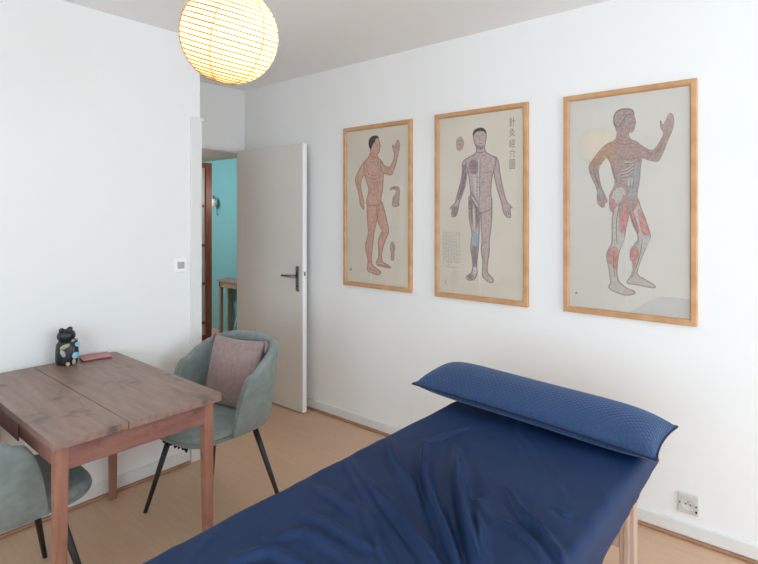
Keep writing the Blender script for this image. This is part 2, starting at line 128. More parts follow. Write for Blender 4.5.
def box(bm, x0, x1, y0, y1, z0, z1, mi=0, mtx=None):
    v = [bm.verts.new((x, y, z)) for x in (x0, x1) for y in (y0, y1) for z in (z0, z1)]
    if mtx is not None:
        for q in v: q.co = mtx @ q.co
    for f in ((0, 1, 3, 2), (4, 6, 7, 5), (0, 4, 5, 1), (2, 3, 7, 6), (0, 2, 6, 4), (1, 5, 7, 3)):
        fc = bm.faces.new([v[i] for i in f]); fc.material_index = mi
    return v

def boxo(name, dims, m, parent=None, bevel=.002, seg=2):
    bm = bmesh.new(); box(bm, *dims); return obj(name, bm, m, parent, bevel=bevel, seg=seg)

def tube(bm, pts, r, n=10, caps=True, mi=0, closed=False):
    pts = [Vector(p) for p in pts]; k = len(pts)
    rr = r if isinstance(r, (list, tuple)) else [r] * k
    rings = []
    up = Vector((.13, .31, .94))
    for i, p in enumerate(pts):
        a = pts[(i - 1) % k] if (closed or i > 0) else p
        b = pts[(i + 1) % k] if (closed or i < k - 1) else p
        t = (b - a).normalized()
        if i == 0:
            s = t.cross(up); s = s.normalized() if s.length > 1e-4 else t.orthogonal().normalized()
        else:
            s = (s - t * s.dot(t)); s = s.normalized() if s.length > 1e-6 else t.orthogonal().normalized()
        w = t.cross(s)
        rings.append([bm.verts.new(p + (s * math.cos(2 * PI * j / n) + w * math.sin(2 * PI * j / n)) * rr[i]) for j in range(n)])
    for i in range(k if closed else k - 1):
        A, B = rings[i], rings[(i + 1) % k]
        for j in range(n):
            f = bm.faces.new((A[j], A[(j + 1) % n], B[(j + 1) % n], B[j])); f.material_index = mi; f.smooth = True
    if caps and not closed:
        for R in (rings[0], rings[-1]):
            f = bm.faces.new(R); f.material_index = mi
    return bm

def lathe(bm, prof, n=32, c=(0, 0, 0), axis='z', mi=0):
    rings = []
    for r, h in prof:
        ring = []
        for j in range(n):
            a = 2 * PI * j / n; x, y = r * math.cos(a), r * math.sin(a)
            p = (x, y, h) if axis == 'z' else ((x, h, y) if axis == 'y' else (h, x, y))
            ring.append(bm.verts.new((p[0] + c[0], p[1] + c[1], p[2] + c[2])))
        rings.append(ring)
    for A, B in zip(rings, rings[1:]):
        for j in range(n):
            f = bm.faces.new((A[j], A[(j + 1) % n], B[(j + 1) % n], B[j])); f.material_index = mi; f.smooth = True
    for R in (rings[0], rings[-1]):
        f = bm.faces.new(R); f.material_index = mi
    return bm

def ellipsoid(bm, c, r, rot=None, u=20, v=12, mi=0):
    g = bmesh.ops.create_uvsphere(bm, u_segments=u, v_segments=v, radius=1)
    M = Matrix.Diagonal((*r, 1))
    if rot is not None: M = rot.to_4x4() @ M
    M = Matrix.Translation(c) @ M
    bmesh.ops.transform(bm, matrix=M, verts=g['verts'])
    fs = set(f for q in g['verts'] for f in q.link_faces)
    for f in fs: f.material_index = mi; f.smooth = True

def tag(o, label, cat, group=None):
    o['label'] = label; o['category'] = cat
    if group: o['group'] = group
    return o

def thing(name, label, cat, loc=(0, 0, 0), rz=0, group=None):
    o = bpy.data.objects.new(name, None); COL.objects.link(o); o.empty_display_size = .1
    o.location = loc; o.rotation_euler = (0, 0, rz)
    return tag(o, label, cat, group)

def struct(o):
    o['kind'] = 'structure'; return o

def dup(root, loc, rz, label):
    r = root.copy(); COL.objects.link(r); r.location = loc; r.rotation_euler = (0, 0, rz); r['label'] = label
    for ch in list(root.children):
        c = ch.copy(); COL.objects.link(c); c.parent = r
        for g in list(ch.children):
            d = g.copy(); COL.objects.link(d); d.parent = c
    return r

# ------------------------------------------------------------------ materials
WALL = mat('white_wall_paint', WALL_RGB, .75, WALL_RGB2, 1.5, bump=.06, bscale=160, spec=.3)
CEIL = mat('ceiling_paint', CEIL_RGB, .85, spec=.2)
WHITE = mat('white_gloss_paint', (228, 228, 226), .4)
DOORP = mat('door_paint', (226, 223, 217), .5, (222, 219, 213), 2, spec=.4)
DOOREDGE_LIT = mat('door_edge_lit', (246, 246, 246), .5)  # whiter than the door face: daylight on the edge is put into the colour
PLASTIC = mat('white_plastic', (232, 232, 230), .35)
GREYPL = mat('grey_plastic', (176, 176, 178), .4)
HOLE = mat('dark_hole', (28, 28, 30), .8)
TEAL = mat('teal_wall_paint', (116, 180, 192), .8, (108, 175, 188), 1.2)
BEIGE = mat('hall_beige_paint', (164, 152, 144), .9)
BROWN = mat('dark_door_wood', (168, 108, 84), .45, (144, 88, 66), 5, (14, 14, 1))
FROST = mat('frosted_glass', (214, 212, 208), .35)
STRIP = mat('brown_moulding', (178, 134, 104), .5, (160, 116, 88), 9, (1, 1, 1))
STEEL = mat('brushed_steel', (150, 146, 142), .32, metal=1)
BLACKM = mat('black_metal', (38, 36, 38), .45)
FABRIC = mat('grey_green_velvet', (121, 130, 127), .9, (133, 142, 139), 26, bump=.25, bscale=420, sheen=.35, spec=.1, sheen_tint=(210, 225, 222))
LINING = mat('black_lining', (24, 22, 26), .95)
PINK = mat('dusty_pink_cotton', (148, 126, 124), .95, (160, 138, 135), 40, bump=.35, bscale=500, sheen=.25, spec=.1)
OAK = mat('light_oak_frame', (206, 162, 118), .42, (190, 142, 98), 10, (1, 1, 1), spec=.45)
BEECH = mat('bed_leg_wood', (198, 172, 156), .5, (182, 154, 138), 14, (6, 6, .6))
LEATHER = mat('mattress_vinyl', (196, 176, 156), .6)

def wood_worn(name, a, b, stain, st, nscale=6, rough=.42):
    m = mat(name, a, rough, b, nscale, st, detail=6, lo=.3, hi=.7, bump=.12, bscale=nscale * 3)
    nt, bs = nodes_of(m)
    src = bs.inputs['Base Color'].links[0].from_socket
    tc = next(n for n in nt.nodes if n.type == 'TEX_COORD')
    n = nt.nodes.new('ShaderNodeTexNoise'); n.inputs['Scale'].default_value = 10; n.inputs['Detail'].default_value = 9; n.inputs['Roughness'].default_value = .62
    r = nt.nodes.new('ShaderNodeValToRGB'); r.color_ramp.elements[0].position = .545; r.color_ramp.elements[1].position = .70
    r.color_ramp.elements[0].color = (0, 0, 0, 1); r.color_ramp.elements[1].color = (.75, .75, .75, 1)
    mx = nt.nodes.new('ShaderNodeMix'); mx.data_type = 'RGBA'
    mx.inputs[7].default_value = (*lin(stain), 1)
    nt.links.new(tc.outputs['Object'], n.inputs['Vector']); nt.links.new(n.outputs['Fac'], r.inputs['Fac'])
    nt.links.new(r.outputs['Color'], mx.inputs[0]); nt.links.new(src, mx.inputs[6]); nt.links.new(mx.outputs[2], bs.inputs['Base Color'])
    return m
TOPWOOD = wood_worn('worn_table_top', (126, 100, 90), (148, 121, 108), (74, 52, 48), (1.2, 9, 9), 5, .4)
TABWOOD = wood_worn('reddish_table_wood', (120, 78, 72), (146, 100, 90), (88, 50, 52), (1.5, 1.5, 8), 5, .45)
LEGWOOD = wood_worn('table_leg_wood', (140, 94, 78), (162, 115, 96), (98, 58, 52), (9, 9, 1.2), 5, .45)

def floor_mat():
    m = mat('laminate_floor', (212, 178, 148), .34, (207, 171, 140), 5, (1.2, 12, 1), detail=5, spec=.45)
    nt, bs = nodes_of(m)
    src = bs.inputs['Base Color'].links[0].from_socket
    tc = next(n for n in nt.nodes if n.type == 'TEX_COORD')
    br = nt.nodes.new('ShaderNodeTexBrick')
    br.inputs['Color1'].default_value = (1, 1, 1, 1); br.inputs['Color2'].default_value = (.94, .93, .92, 1); br.inputs['Mortar'].default_value = (.91, .88, .85, 1)
    br.inputs['Scale'].default_value = 1; br.inputs['Mortar Size'].default_value = .0015
    br.inputs['Brick Width'].default_value = 1.2; br.inputs['Row Height'].default_value = .19
    mp = nt.nodes.new('ShaderNodeMapping'); mp.inputs['Rotation'].default_value = (0, 0, 0)
    nt.links.new(tc.outputs['Object'], mp.inputs['Vector']); nt.links.new(mp.outputs['Vector'], br.inputs['Vector'])
    mx = nt.nodes.new('ShaderNodeMix'); mx.data_type = 'RGBA'; mx.blend_type = 'MULTIPLY'; mx.inputs[0].default_value = 1
    nt.links.new(src, mx.inputs[6]); nt.links.new(br.outputs['Color'], mx.inputs[7]); nt.links.new(mx.outputs[2], bs.inputs['Base Color'])
    return m
FLOOR = floor_mat()

def glass_mat(name, ior, tint=(1, 1, 1), smear=0):
    m = bpy.data.materials.new(name); m.use_nodes = True; nt = m.node_tree; nt.nodes.clear()
    o = nt.nodes.new('ShaderNodeOutputMaterial'); t = nt.nodes.new('ShaderNodeBsdfTransparent'); g = nt.nodes.new('ShaderNodeBsdfGlossy')
    t.inputs['Color'].default_value = (*tint, 1)
    g.inputs['Roughness'].default_value = smear
    f = nt.nodes.new('ShaderNodeFresnel'); f.inputs['IOR'].default_value = ior
    x = nt.nodes.new('ShaderNodeMixShader')
    ge = nt.nodes.new('ShaderNodeNewGeometry'); mu = nt.nodes.new('ShaderNodeMath'); mu.operation = 'SUBTRACT'; mu.use_clamp = True
    nt.links.new(f.outputs[0], mu.inputs[0]); nt.links.new(ge.outputs['Backfacing'], mu.inputs[1])   # one clean reflection per pane
    nt.links.new(mu.outputs[0], x.inputs[0]); nt.links.new(t.outputs[0], x.inputs[1]); nt.links.new(g.outputs[0], x.inputs[2]); nt.links.new(x.outputs[0], o.inputs[0])
    return m
PICGLASS = glass_mat('picture_glass', 1.55); PICGLASS2 = glass_mat('shiny_picture_glass', 2.4)
WINGLASS = glass_mat('window_glass', 1.3)

# ------------------------------------------------------------------ room shell
H = 2.575
TB = .05; XW = 2.3; YB = -2.5; YR = 2.78; XL = -2.92; XB = -3.86
struct(boxo('floor', (-8.1, XW + .15, YB - .15, 4.2, -.1, 0), FLOOR, bevel=0))
struct(boxo('ceiling', (XB - .12, XW + .15, YB - .15, YR + .12, H, H + .1), CEIL, bevel=0))
struct(boxo('wall_left', (XB - .12, XL, YB, 1.777, 0, H), WALL, bevel=.004))
struct(boxo('wall_right', (XB - TB, XW, YR, YR + .12, 0, H), WALL, bevel=0))

bm = bmesh.new()
box(bm, XB - TB, XB, 1.772, 1.84, 0, H); box(bm, XB - TB, XB, 2.765, YR, 0, H); box(bm, XB - TB, XB, 1.84, 2.765, 2.045, H)
struct(obj('wall_back', bm, WALL))
RX0, RX1, RZ0, RZ1 = WIN_FILL
bm = bmesh.new()
box(bm, -3.98, RX0, YB - .12, YB, 0, H); box(bm, RX1, XW + .15, YB - .12, YB, 0, H); box(bm, RX0, RX1, YB - .12, YB, 0, RZ0); box(bm, RX0, RX1, YB - .12, YB, RZ1, H)
struct(obj('wall_rear', bm, WALL))
bm = bmesh.new()
for d in ((RX0, RX0 + .05, RZ0, RZ1), (RX1 - .05, RX1, RZ0, RZ1), (RX0, RX1, RZ0, RZ0 + .05), (RX0, RX1, RZ1 - .05, RZ1)):
    box(bm, d[0], d[1], YB - .09, YB - .04, d[2], d[3])
w2 = struct(obj('fill_window', bm, WHITE, bevel=.004))  # unseen window, added behind the camera to brighten the right wall
boxo('window_pane', (RX0 + .05, RX1 - .05, YB - .067, YB - .063, RZ0 + .05, RZ1 - .05), WINGLASS, w2, bevel=0)
# window wall (out of frame, on the right): opening for the daylight
WY0, WY1, WZ0, WZ1 = WIN
bm = bmesh.new()
box(bm, XW, XW + .15, YB, WY0, 0, H); box(bm, XW, XW + .15, WY1, YR + .12, 0, H)
box(bm, XW, XW + .15, WY0, WY1, 0, WZ0); box(bm, XW, XW + .15, WY0, WY1, WZ1, H)
struct(obj('wall_front', bm, WALL))
bm = bmesh.new()
fw = .05; ym = (WY0 + WY1) / 2
for d in ((WY0, WY0 + fw, WZ0, WZ1), (WY1 - fw, WY1, WZ0, WZ1), (ym - fw, ym + fw, WZ0, WZ1), (WY0, WY1, WZ0, WZ0 + fw), (WY0, WY1, WZ1 - fw, WZ1)):
    box(bm, XW + .05, XW + .11, d[0], d[1], d[2], d[3])
w1 = struct(obj('window_1', bm, WHITE, bevel=.004))
for a, b in ((WY0 + fw, ym - fw), (ym + fw, WY1 - fw)):
    boxo('window_pane', (XW + .078, XW + .082, a, b, WZ0 + fw, WZ1 - fw), WINGLASS, w1, bevel=0)

# skirting: white board plus thin brown bead at the floor
struct(boxo('baseboard_right', (XB, XW, YR - .014, YR, .016, .078), WHITE, bevel=.004))
struct(boxo('trim_1', (XB, XW, YR - .026, YR - .0005, 0, .0155), STRIP, bevel=.005))
struct(boxo('baseboard_left', (XL, XL + .012, YB, 1.70, .016, .082), WHITE, bevel=.004))
struct(boxo('trim_2', (XL + .0005, XL + .024, YB, 1.70, 0, .0155), STRIP, bevel=.005))
bm = bmesh.new()
box(bm, XL - .06, XL + .016, 1.708, 1.779, 0, 2.09)
box(bm, XL - .05, XL + .012, 1.7795, 1.797, 2.068, 2.09)
struct(obj('trim_3', bm, WHITE, bevel=.003))
# door lining in the back wall
bm = bmesh.new()
box(bm, XB - TB - .004, XB + .008, 2.737, 2.7645, 0, 2.044); box(bm, XB - TB - .004, XB + .008, 1.8405, 1.87, 0, 2.044); box(bm, XB - TB - .004, XB + .008, 1.87, 2.737, 2.034, 2.0445)
box(bm, XB + .001, XB + .010, 1.83, 2.765, 2.0345, 2.06)
struct(obj('trim_4', bm, WHITE, bevel=.002))

# hall beyond the doorway
HH = 2.2
struct(boxo('ceiling_hall', (-8.0, XB - TB - .001, .3, 3.92, HH, HH + .1), BEIGE, bevel=0))
struct(boxo('wall_hall', (-8.0, XB - TB, 3.92, 4.02, 0, HH), TEAL, bevel=0))
struct(boxo('wall_hall_end', (-8.1, -8.0, .3, 4.0, 0, HH), BEIGE, bevel=0))
struct(boxo('wall_hall_near', (XB - TB, XB + .05, YR + .125, 3.92, 0, HH), BEIGE, bevel=0))
struct(boxo('wall_hall_side', (-8.0, XB - .13, .2, .3, 0, HH), BEIGE, bevel=0))
struct(boxo('baseboard_hall', (-8.0, XB - .2, 3.908, 3.92, 0, .09), TEAL, bevel=.003))
# brown glazed door standing in the hall
DX = -4.9
d2 = struct(boxo('door_2', (DX - .02, DX + .02, 3.035, 3.106, .005, 2.03), BROWN, bevel=.004))
bm = bmesh.new()
box(bm, DX - .02, DX + .02, 2.30, 2.375, .005, 2.03)
obj('stile', bm, BROWN, d2, bevel=.004)
for z0, z1 in ((.005, .25), (1.975, 2.03)):
    boxo('rail', (DX - .018, DX + .018, 2.375, 3.035, z0, z1), BROWN, d2, bevel=.003)
for z in (.375, .78, 1.176, 1.583):
    boxo('glazing_bar', (DX - .014, DX + .014, 2.375, 3.035, z - .013, z + .013), BROWN, d2, bevel=.002)
boxo('pane', (DX - .004, DX + .004, 2.375, 3.035, .25, 1.975), FROST, d2, bevel=0)

# ------------------------------------------------------------------ white flush door, standing open
d1 = struct(boxo('door_1', (-3.80, -2.975, 2.66, 2.70, .008, 2.032), DOORP, bevel=.0015))
boxo('door_edge', (-2.9752, -2.9735, 2.6605, 2.6995, .009, 2.031), DOOREDGE_LIT, d1, bevel=0)
bm = bmesh.new()
box(bm, -3.046, -3.010, 2.652, 2.6605, .915, 1.105)
h = obj('door_handle', bm, STEEL, d1, bevel=.004, seg=3)
bm = bmesh.new()
tube(bm, [(-3.028, 2.656, 1.032), (-3.028, 2.612, 1.032), (-3.040, 2.600, 1.032), (-3.09, 2.598, 1.033), (-3.145, 2.600, 1.034)], [.010, .010, .0105, .0095, .0085], 12)
obj('lever', bm, STEEL, h)
bm = bmesh.new(); lathe(bm, [(.001, -.001), (.007, -.001), (.007, .002), (.001, .002)], 12, (-3.028, 2.651, .955), 'y')
obj('keyhole', bm, HOLE, h)
boxo('latch', (-2.9735, -2.968, 2.672, 2.686, 1.035, 1.065), STEEL, d1, bevel=.001)

# ------------------------------------------------------------------ light switch
sw = thing('light_switch', 'square white light switch on the left wall next to the door casing', 'light switch', (XL, 1.643, 1.197))
boxo('switch_plate', (0, .010, -.040, .040, -.042, .042), mat('bright_plastic', (252, 252, 252), .35), sw, bevel=.004, seg=3)
bm = bmesh.new(); box(bm, .0102, .017, -.0215, .0215, -.021, .019)
r = obj('rocker', bm, GREYPL, sw, bevel=.003); 
# ------------------------------------------------------------------ socket
SOCK = mat('socket_plastic', (208, 207, 202), .45)
so = thing('wall_socket', 'square white power socket low on the right wall above the skirting', 'power socket', (-.466, YR, .166))
boxo('socket_plate', (-.043, .043, -.011, 0, -.046, .046), SOCK, so, bevel=.005, seg=3)
bm = bmesh.new()
lathe(bm, [(.0305, -.0112), (.031, -.0125), (.029, -.0128), (.0275, -.012), (.0265, -.0114), (.001, -.0114)], 32, (0, 0, 0), 'y')
obj('socket_ring', bm, SOCK, so)
for x, z, rr in ((-.0095, 0, .0032), (.0095, 0, .0032), (0, .0105, .0022), (-.0335, .001, .0022), (.0325, -.002, .003), (.033, -.026, .0042)):
    bm = bmesh.new(); lathe(bm, [(.0005, -.0165 if abs(x) > .03 else -.0122), (rr, -.0165 if abs(x) > .03 else -.0122), (rr, -.010), (.0005, -.010)], 12, (x, 0, z), 'y')
    obj('socket_hole' if abs(x) < .03 and z == 0 else 'pin' if abs(x) < .03 else 'screw', bm, HOLE, so)

# ------------------------------------------------------------------ framed anatomical charts
def chaikin(p, n=1, closed=True):
    for _ in range(n):
        q = []; k = len(p)
        rng = range(k) if closed else range(k - 1)
        if not closed: q.append(p[0])
        for i in rng:
            a, b = p[i], p[(i + 1) % k]
            q.append((a[0] * .75 + b[0] * .25, a[1] * .75 + b[1] * .25)); q.append((a[0] * .25 + b[0] * .75, a[1] * .25 + b[1] * .75))
        if not closed: q.append(p[-1])
        p = q
    return p

class Print:
    def __init__(s): s.bm = bmesh.new(); s.y = -.0006
    def fill(s, p, mi, sm=1):
        p = chaikin(p, sm) if sm else p
        s.y -= .00004
        vs = [s.bm.verts.new((a, s.y, b)) for a, b in p]
        f = s.bm.faces.new(vs); f.material_index = mi
    def stroke(s, p, w, mi, closed=False, sm=1):
        p = chaikin(p, sm, closed); s.y -= .00004; k = len(p)
        vs = []
        for i in range(k):
            a = p[i - 1] if (closed or i) else p[i]; b = p[(i + 1) % k] if (closed or i < k - 1) else p[i]
            dx, dz = b[0] - a[0], b[1] - a[1]; l = math.hypot(dx, dz) or 1
            nx, nz = -dz / l * w / 2, dx / l * w / 2
            if not closed:
                t = min(i, k - 1 - i) / max(1, (k - 1) / 2); t = .45 + .55 * t; nx *= t; nz *= t
            vs.append((s.bm.verts.new((p[i][0] + nx, s.y, p[i][1] + nz)), s.bm.verts.new((p[i][0] - nx, s.y, p[i][1] - nz))))
        for i in range(k if closed else k - 1):
            A, B = vs[i], vs[(i + 1) % k]
            f = s.bm.faces.new((A[0], A[1], B[1], B[0])); f.material_index = mi
    def rim(s, p, w, mi):
        # a darker printed band just inside the outline
        p = chaikin(p, 1); s.y -= .00004; k = len(p)
        area2 = sum(p[i][0] * p[(i + 1) % k][1] - p[(i + 1) % k][0] * p[i][1] for i in range(k))
        sg = 1 if area2 > 0 else -1; vs = []
        for i in range(k):
            a, b = p[i - 1], p[(i + 1) % k]
            dx, dz = b[0] - a[0], b[1] - a[1]; l = math.hypot(dx, dz) or 1
            vs.append((s.bm.verts.new((p[i][0], s.y, p[i][1])), s.bm.verts.new((p[i][0] - sg * dz / l * w, s.y, p[i][1] + sg * dx / l * w))))
        for i in range(k):
            A, B = vs[i], vs[(i + 1) % k]
            f = s.bm.faces.new((A[0], A[1], B[1], B[0])); f.material_index = mi
    def body(s, p, mi, edge, rim, w=.0035):
        s.fill(p, mi); s.rim(p, w * 1.7, rim); s.stroke(p, w * .38, edge, True)
    def done(s, name, mats, parent):
        # keep every face turned to the room
        for f in s.bm.faces:
            f.normal_update()
            if f.normal.y > 0: f.normal_flip()
        me = bpy.data.meshes.new(name); s.bm.to_mesh(me); s.bm.free()
        return link(name, me, mats, parent)

PAPER = mat('aged_chart_paper', (220, 211, 196), .8, (214, 204, 188), 3, spec=.2)
PAPER2 = mat('pale_chart_paper', (228, 224, 216), .8, (223, 218, 208), 3, spec=.2)
CREASE = mat('paper_crease', (232, 230, 224), .8)
def ink(n, a, b, s=70): return mat('ink_' + n, a, .85, b, s, lo=.38, hi=.62, spec=.15)
I_FLESH = ink('flesh', (194, 153, 134), (208, 170, 152), 45); I_FLESHD = ink('flesh_shade', (166, 124, 108), (182, 140, 124), 60)
I_FLESHL = ink('flesh_light', (212, 174, 158), (200, 158, 142), 50); I_LINE = ink('brown_line', (136, 96, 88), (152, 112, 102))
I_HAIR = ink('hair', (66, 58, 56), (96, 84, 80), 110)
I_GREY = ink('grey_flesh', (180, 158, 152), (196, 178, 170), 60); I_GREYD = ink('grey_shade', (138, 118, 120), (162, 142, 142), 70)
I_GLINE = ink('grey_line', (112, 100, 102), (134, 122, 122)); I_BLUE = ink('blue', (140, 166, 172), (166, 182, 184), 60)
I_PALE = ink('tendon', (206, 202, 194), (188, 186, 180), 70); I_RED = ink('muscle_red', (198, 122, 118), (214, 156, 148), 55)
I_BGREY = ink('blue_grey', (150, 156, 158), (174, 178, 176), 60)
I_MUSC = ink('muscle_brown', (164, 134, 126), (188, 160, 150), 75)
I_FAINT = ink('faint_text', (180, 175, 164), (196, 190, 180), 200)
I_FOOT = ink('sinew', (196, 180, 168), (208, 196, 184), 80); I_INSET = ink('inset', (182, 158, 146), (194, 172, 160), 80)

POSTER_W, POSTER_H, ZC = .612, 1.132, 1.553
def framed(uc, label, w=POSTER_W, hgt=POSTER_H, paper=PAPER, glass=PICGLASS):
    t = thing('framed_chart', label, 'framed poster', (uc, 2.7795, ZC), 0, 'framed anatomical charts on the right wall')
    W, Hh, b, d = w / 2, hgt / 2, .030, .022
    bm = bmesh.new()
    # mitred moulding: one closed profile swept round the four corners
    prof = [(0, 0), (0, -d + .004), (.004, -d), (b - .008, -d), (b - .003, -d + .004), (b, -d + .009), (b, 0)]
    rings = []
    for sx, sz in ((-1, -1), (1, -1), (1, 1), (-1, 1)):
        rings.append([bm.verts.new((sx * (W - i), y, sz * (Hh - i))) for i, y in prof])
    for i in range(4):
        A, B = rings[i], rings[(i + 1) % 4]
        for j in range(len(prof)):
            k = (j + 1) % len(prof)
            bm.faces.new((A[j], A[k], B[k], B[j]))
    obj('frame', bm, OAK, t)
    p = boxo('paper', (-W + .022, W - .022, -.0075, -.003, -Hh + .022, Hh - .022), paper, t, bevel=0)
    boxo('glass', (-W + .024, W - .024, -.0142, -.0122, -Hh + .024, Hh - .024), glass, t, bevel=0)
    return t, p

def place(o):
    o.location = (0, -.0072, 0); return o

# chart with the whole skin figure, hand and foot insets
D = FIGURE_SKIN
t, p = framed(-2.345, 'narrow framed chart of a flesh coloured man raising one hand, nearest the door')
q = Print(); q.fill(D['fold'], 1, 0); place(q.done('crease', [PAPER, CREASE], p))
q = Print()
for k in ('leg_r', 'leg_l', 'arm_l', 'torso', 'arm_r', 'head'): q.body(D[k], 0, 2, 1)
for a in D['light']: q.fill(a, 3)
q.fill(D['hair'], 4)
for a in D['line']: q.stroke(a, .0032, 2)
place(q.done('printed_figure', [I_FLESH, I_FLESHD, I_LINE, I_FLESHL, I_HAIR], p))
q = Print()
q.body(D['inset'][0], 0, 1, 1, .005)
for a in D['inset_line'][:3]: q.stroke(a, .003, 2)
place(q.done('printed_hand', [I_INSET, I_MUSC, I_LINE], p))
q = Print(); q.body(D['inset'][1], 0, 1, 1, .005)
for a in D['inset_line'][3:]: q.stroke(a, .003, 2)
place(q.done('printed_foot', [I_INSET, I_MUSC, I_LINE], p))
q = Print(); q.fill(D['seal'][0], 0, 0); place(q.done('printed_seal', [I_GLINE], p))

# chart with the front view, half of it muscles, title column
D = FIGURE_FRONT
t, p = framed(-1.549, 'framed chart of a man facing forward with a vertical title, middle of the three', POSTER_W + .006, POSTER_H + .006, PAPER)
q = Print(); q.fill(D['fold'], 1, 0); place(q.done('crease', [PAPER, CREASE], p))
q = Print()
for k in ('leg_r', 'leg_l', 'arm_l', 'arm_r', 'torso', 'head'): q.body(D[k], 0, 2, 1)
for a in D['dark']: q.fill(a, 1)
for a in D['blue']: q.fill(a, 3)
for a in D['pale']: q.fill(a, 4)
for a in D['grey']: q.fill(a, 1)
q.fill(D['hair'], 5)
for a in D['line']: q.stroke(a, .0034, 2)
place(q.done('printed_figure', [I_GREY, I_GREYD, I_GLINE, I_BLUE, I_PALE, I_HAIR], p))
q = Print(); q.body(D['inset'], 0, 1, 1, .005)
for a in D['inset_line']: q.stroke(a, .004, 2)
place(q.done('printed_face', [I_INSET, I_MUSC, I_GLINE], p))
q = Print()
us = [a for a, b in D['block']]; zs = [b for a, b in D['block']]
rnd = random.Random(2)
for c in range(11):
    u = max(us) - (c + .5) * (max(us) - min(us)) / 11
    z = max(zs) - (.004 if c % 3 else 0); z1 = min(zs) + rnd.random() * .02
    while z > z1:
        l = .006 + rnd.random() * .012
        q.fill([(u - .003, z), (u + .003, z), (u + .003, z - l), (u - .003, z - l)], 0, 0); z -= l + .004 + rnd.random() * .006
place(q.done('printed_text', [I_FAINT, I_BGREY], p))
q = Print(); q.stroke(D['under'], .004, 1); place(q.done('printed_line', [I_FAINT, I_BGREY], p))
q = Print()
for a in D['seal']: q.fill(a, 0, 0)
place(q.done('printed_seal', [I_FAINT], p))
# title column, one character over the other
cu = bpy.data.curves.new('title', 'FONT')
tmp = []
try:
    for ch, g in zip('\u91dd\u7078\u7d93\u7a74\u5716', D['glyph'][0]):
        c = bpy.data.curves.new('glyph', 'FONT'); c.body = ch[0]; c.size = 1; c.resolution_u = 3
        o = bpy.data.objects.new('glyph', c); COL.objects.link(o)
        bpy.context.view_layer.update()
        ev = o.evaluated_get(bpy.context.evaluated_depsgraph_get()); me = ev.to_mesh(); bmx = bmesh.new(); bmx.from_mesh(me); ev.to_mesh_clear(); bpy.data.objects.remove(o)
        if len(bmx.verts):
            xs = [v.co.x for v in bmx.verts]; ys = [v.co.y for v in bmx.verts]
            (u0, za), (u1, zb) = g
            u0, u1 = min(u0, u1) , max(u0, u1); z0, z1 = min(za, zb), max(za, zb)
            for v in bmx.verts:
                v.co = ((u0 + (v.co.x - min(xs)) / (max(xs) - min(xs)) * (u1 - u0)), -.0008, z0 + (v.co.y - min(ys)) / (max(ys) - min(ys)) * (z1 - z0))
            mm = bpy.data.meshes.new('g'); bmx.to_mesh(mm); tmp.append(mm)
        bmx.free()
except Exception as ex:
    print('title', ex)
bpy.data.curves.remove(cu)
bm = bmesh.new()
for mm in tmp: bm.from_mesh(mm); bpy.data.meshes.remove(mm)
if len(bm.verts): place(obj('printed_title', bm, [I_GLINE], p))
print('TITLE_MESHES', len(tmp))

# chart with the muscle figure
D = FIGURE_MUSCLE
t, p = framed(-.735, 'framed chart of a man with red leg muscles, lamp mirrored in its glass', POSTER_W, POSTER_H, PAPER2, PICGLASS2)
q = Print(); q.fill(D['fold'], 1, 0); place(q.done('crease', [PAPER2, CREASE], p))
q = Print()
for k in ('leg_r', 'leg_l'): q.body(D[k], 0, 2, 1, .003)
place_legs = [I_FOOT, I_MUSC, I_GLINE, I_RED, I_PALE, I_BGREY, I_HAIR, I_MUSC]
for k in ('arm_l', 'torso', 'arm_r', 'head'): q.body(D[k], 7, 2, 1, .0035)
for a in D['pale']: q.fill(a, 4)
for a in D['red']: q.fill(a, 3)
for a in D['grey']: q.fill(a, 5)
for a in D['red']: q.stroke(a, .003, 1, True)
for a in D['line'][:5]: q.stroke([(x, z + .006) for x, z in a], .007, 4)
q.stroke(D['hair'], .006, 2, True)
for a in D['line']: q.stroke(a, .004, 2)
place(q.done('printed_figure', place_legs, p))
q = Print(); q.fill(D['seal'][0], 0, 0); place(q.done('printed_seal', [I_GLINE], p))

# ------------------------------------------------------------------ paper lantern
LC = Vector((-1.43, .974, 2.062)); LR = .149
Rv = Vector((.7665, .642, 0)); Dv = Vector((-.642, .7665, 0))
up = (Vector((0, 0, 1)) + Rv * LAMP_TILT[0] + Dv * LAMP_TILT[1]).normalized()
lamp = thing('paper_lantern', 'lit round white paper lantern lamp hanging from the ceiling', 'pendant lamp', LC)
rot = up.to_track_quat('Z', 'Y').to_matrix().to_4x4()
PAPERL = bpy.data.materials.new('lantern_paper'); PAPERL.use_nodes = True
nt = PAPERL.node_tree; nt.nodes.clear()
o_ = nt.nodes.new('ShaderNodeOutputMaterial'); tr = nt.nodes.new('ShaderNodeBsdfTranslucent'); df = nt.nodes.new('ShaderNodeBsdfDiffuse'); mx = nt.nodes.new('ShaderNodeMixShader')
tr.inputs['Color'].default_value = LANTERN_T; df.inputs['Color'].default_value = (.9, .86, .76, 1); mx.inputs[0].default_value = .55
nt.links.new(df.outputs[0], mx.inputs[1]); nt.links.new(tr.outputs[0], mx.inputs[2]); nt.links.new(mx.outputs[0], o_.inputs[0])
RIBM = mat('bamboo_rib', (160, 118, 78), .6)
SEAM = mat('seam_thread', (206, 120, 96), .7)
BULB = bpy.data.materials.new('warm_bulb'); BULB.use_nodes = True
b_ = BULB.node_tree.nodes['Principled BSDF']; b_.inputs['Base Color'].default_value = (1, .9, .7, 1)
b_.inputs['Emission Color'].default_value = (1, .80, .50, 1); b_.inputs['Emission Strength'].default_value = BULB_E
bm = bmesh.new()
prof = []
a0, a1 = math.asin(.045 / LR), math.asin(.042 / LR)
N = 48
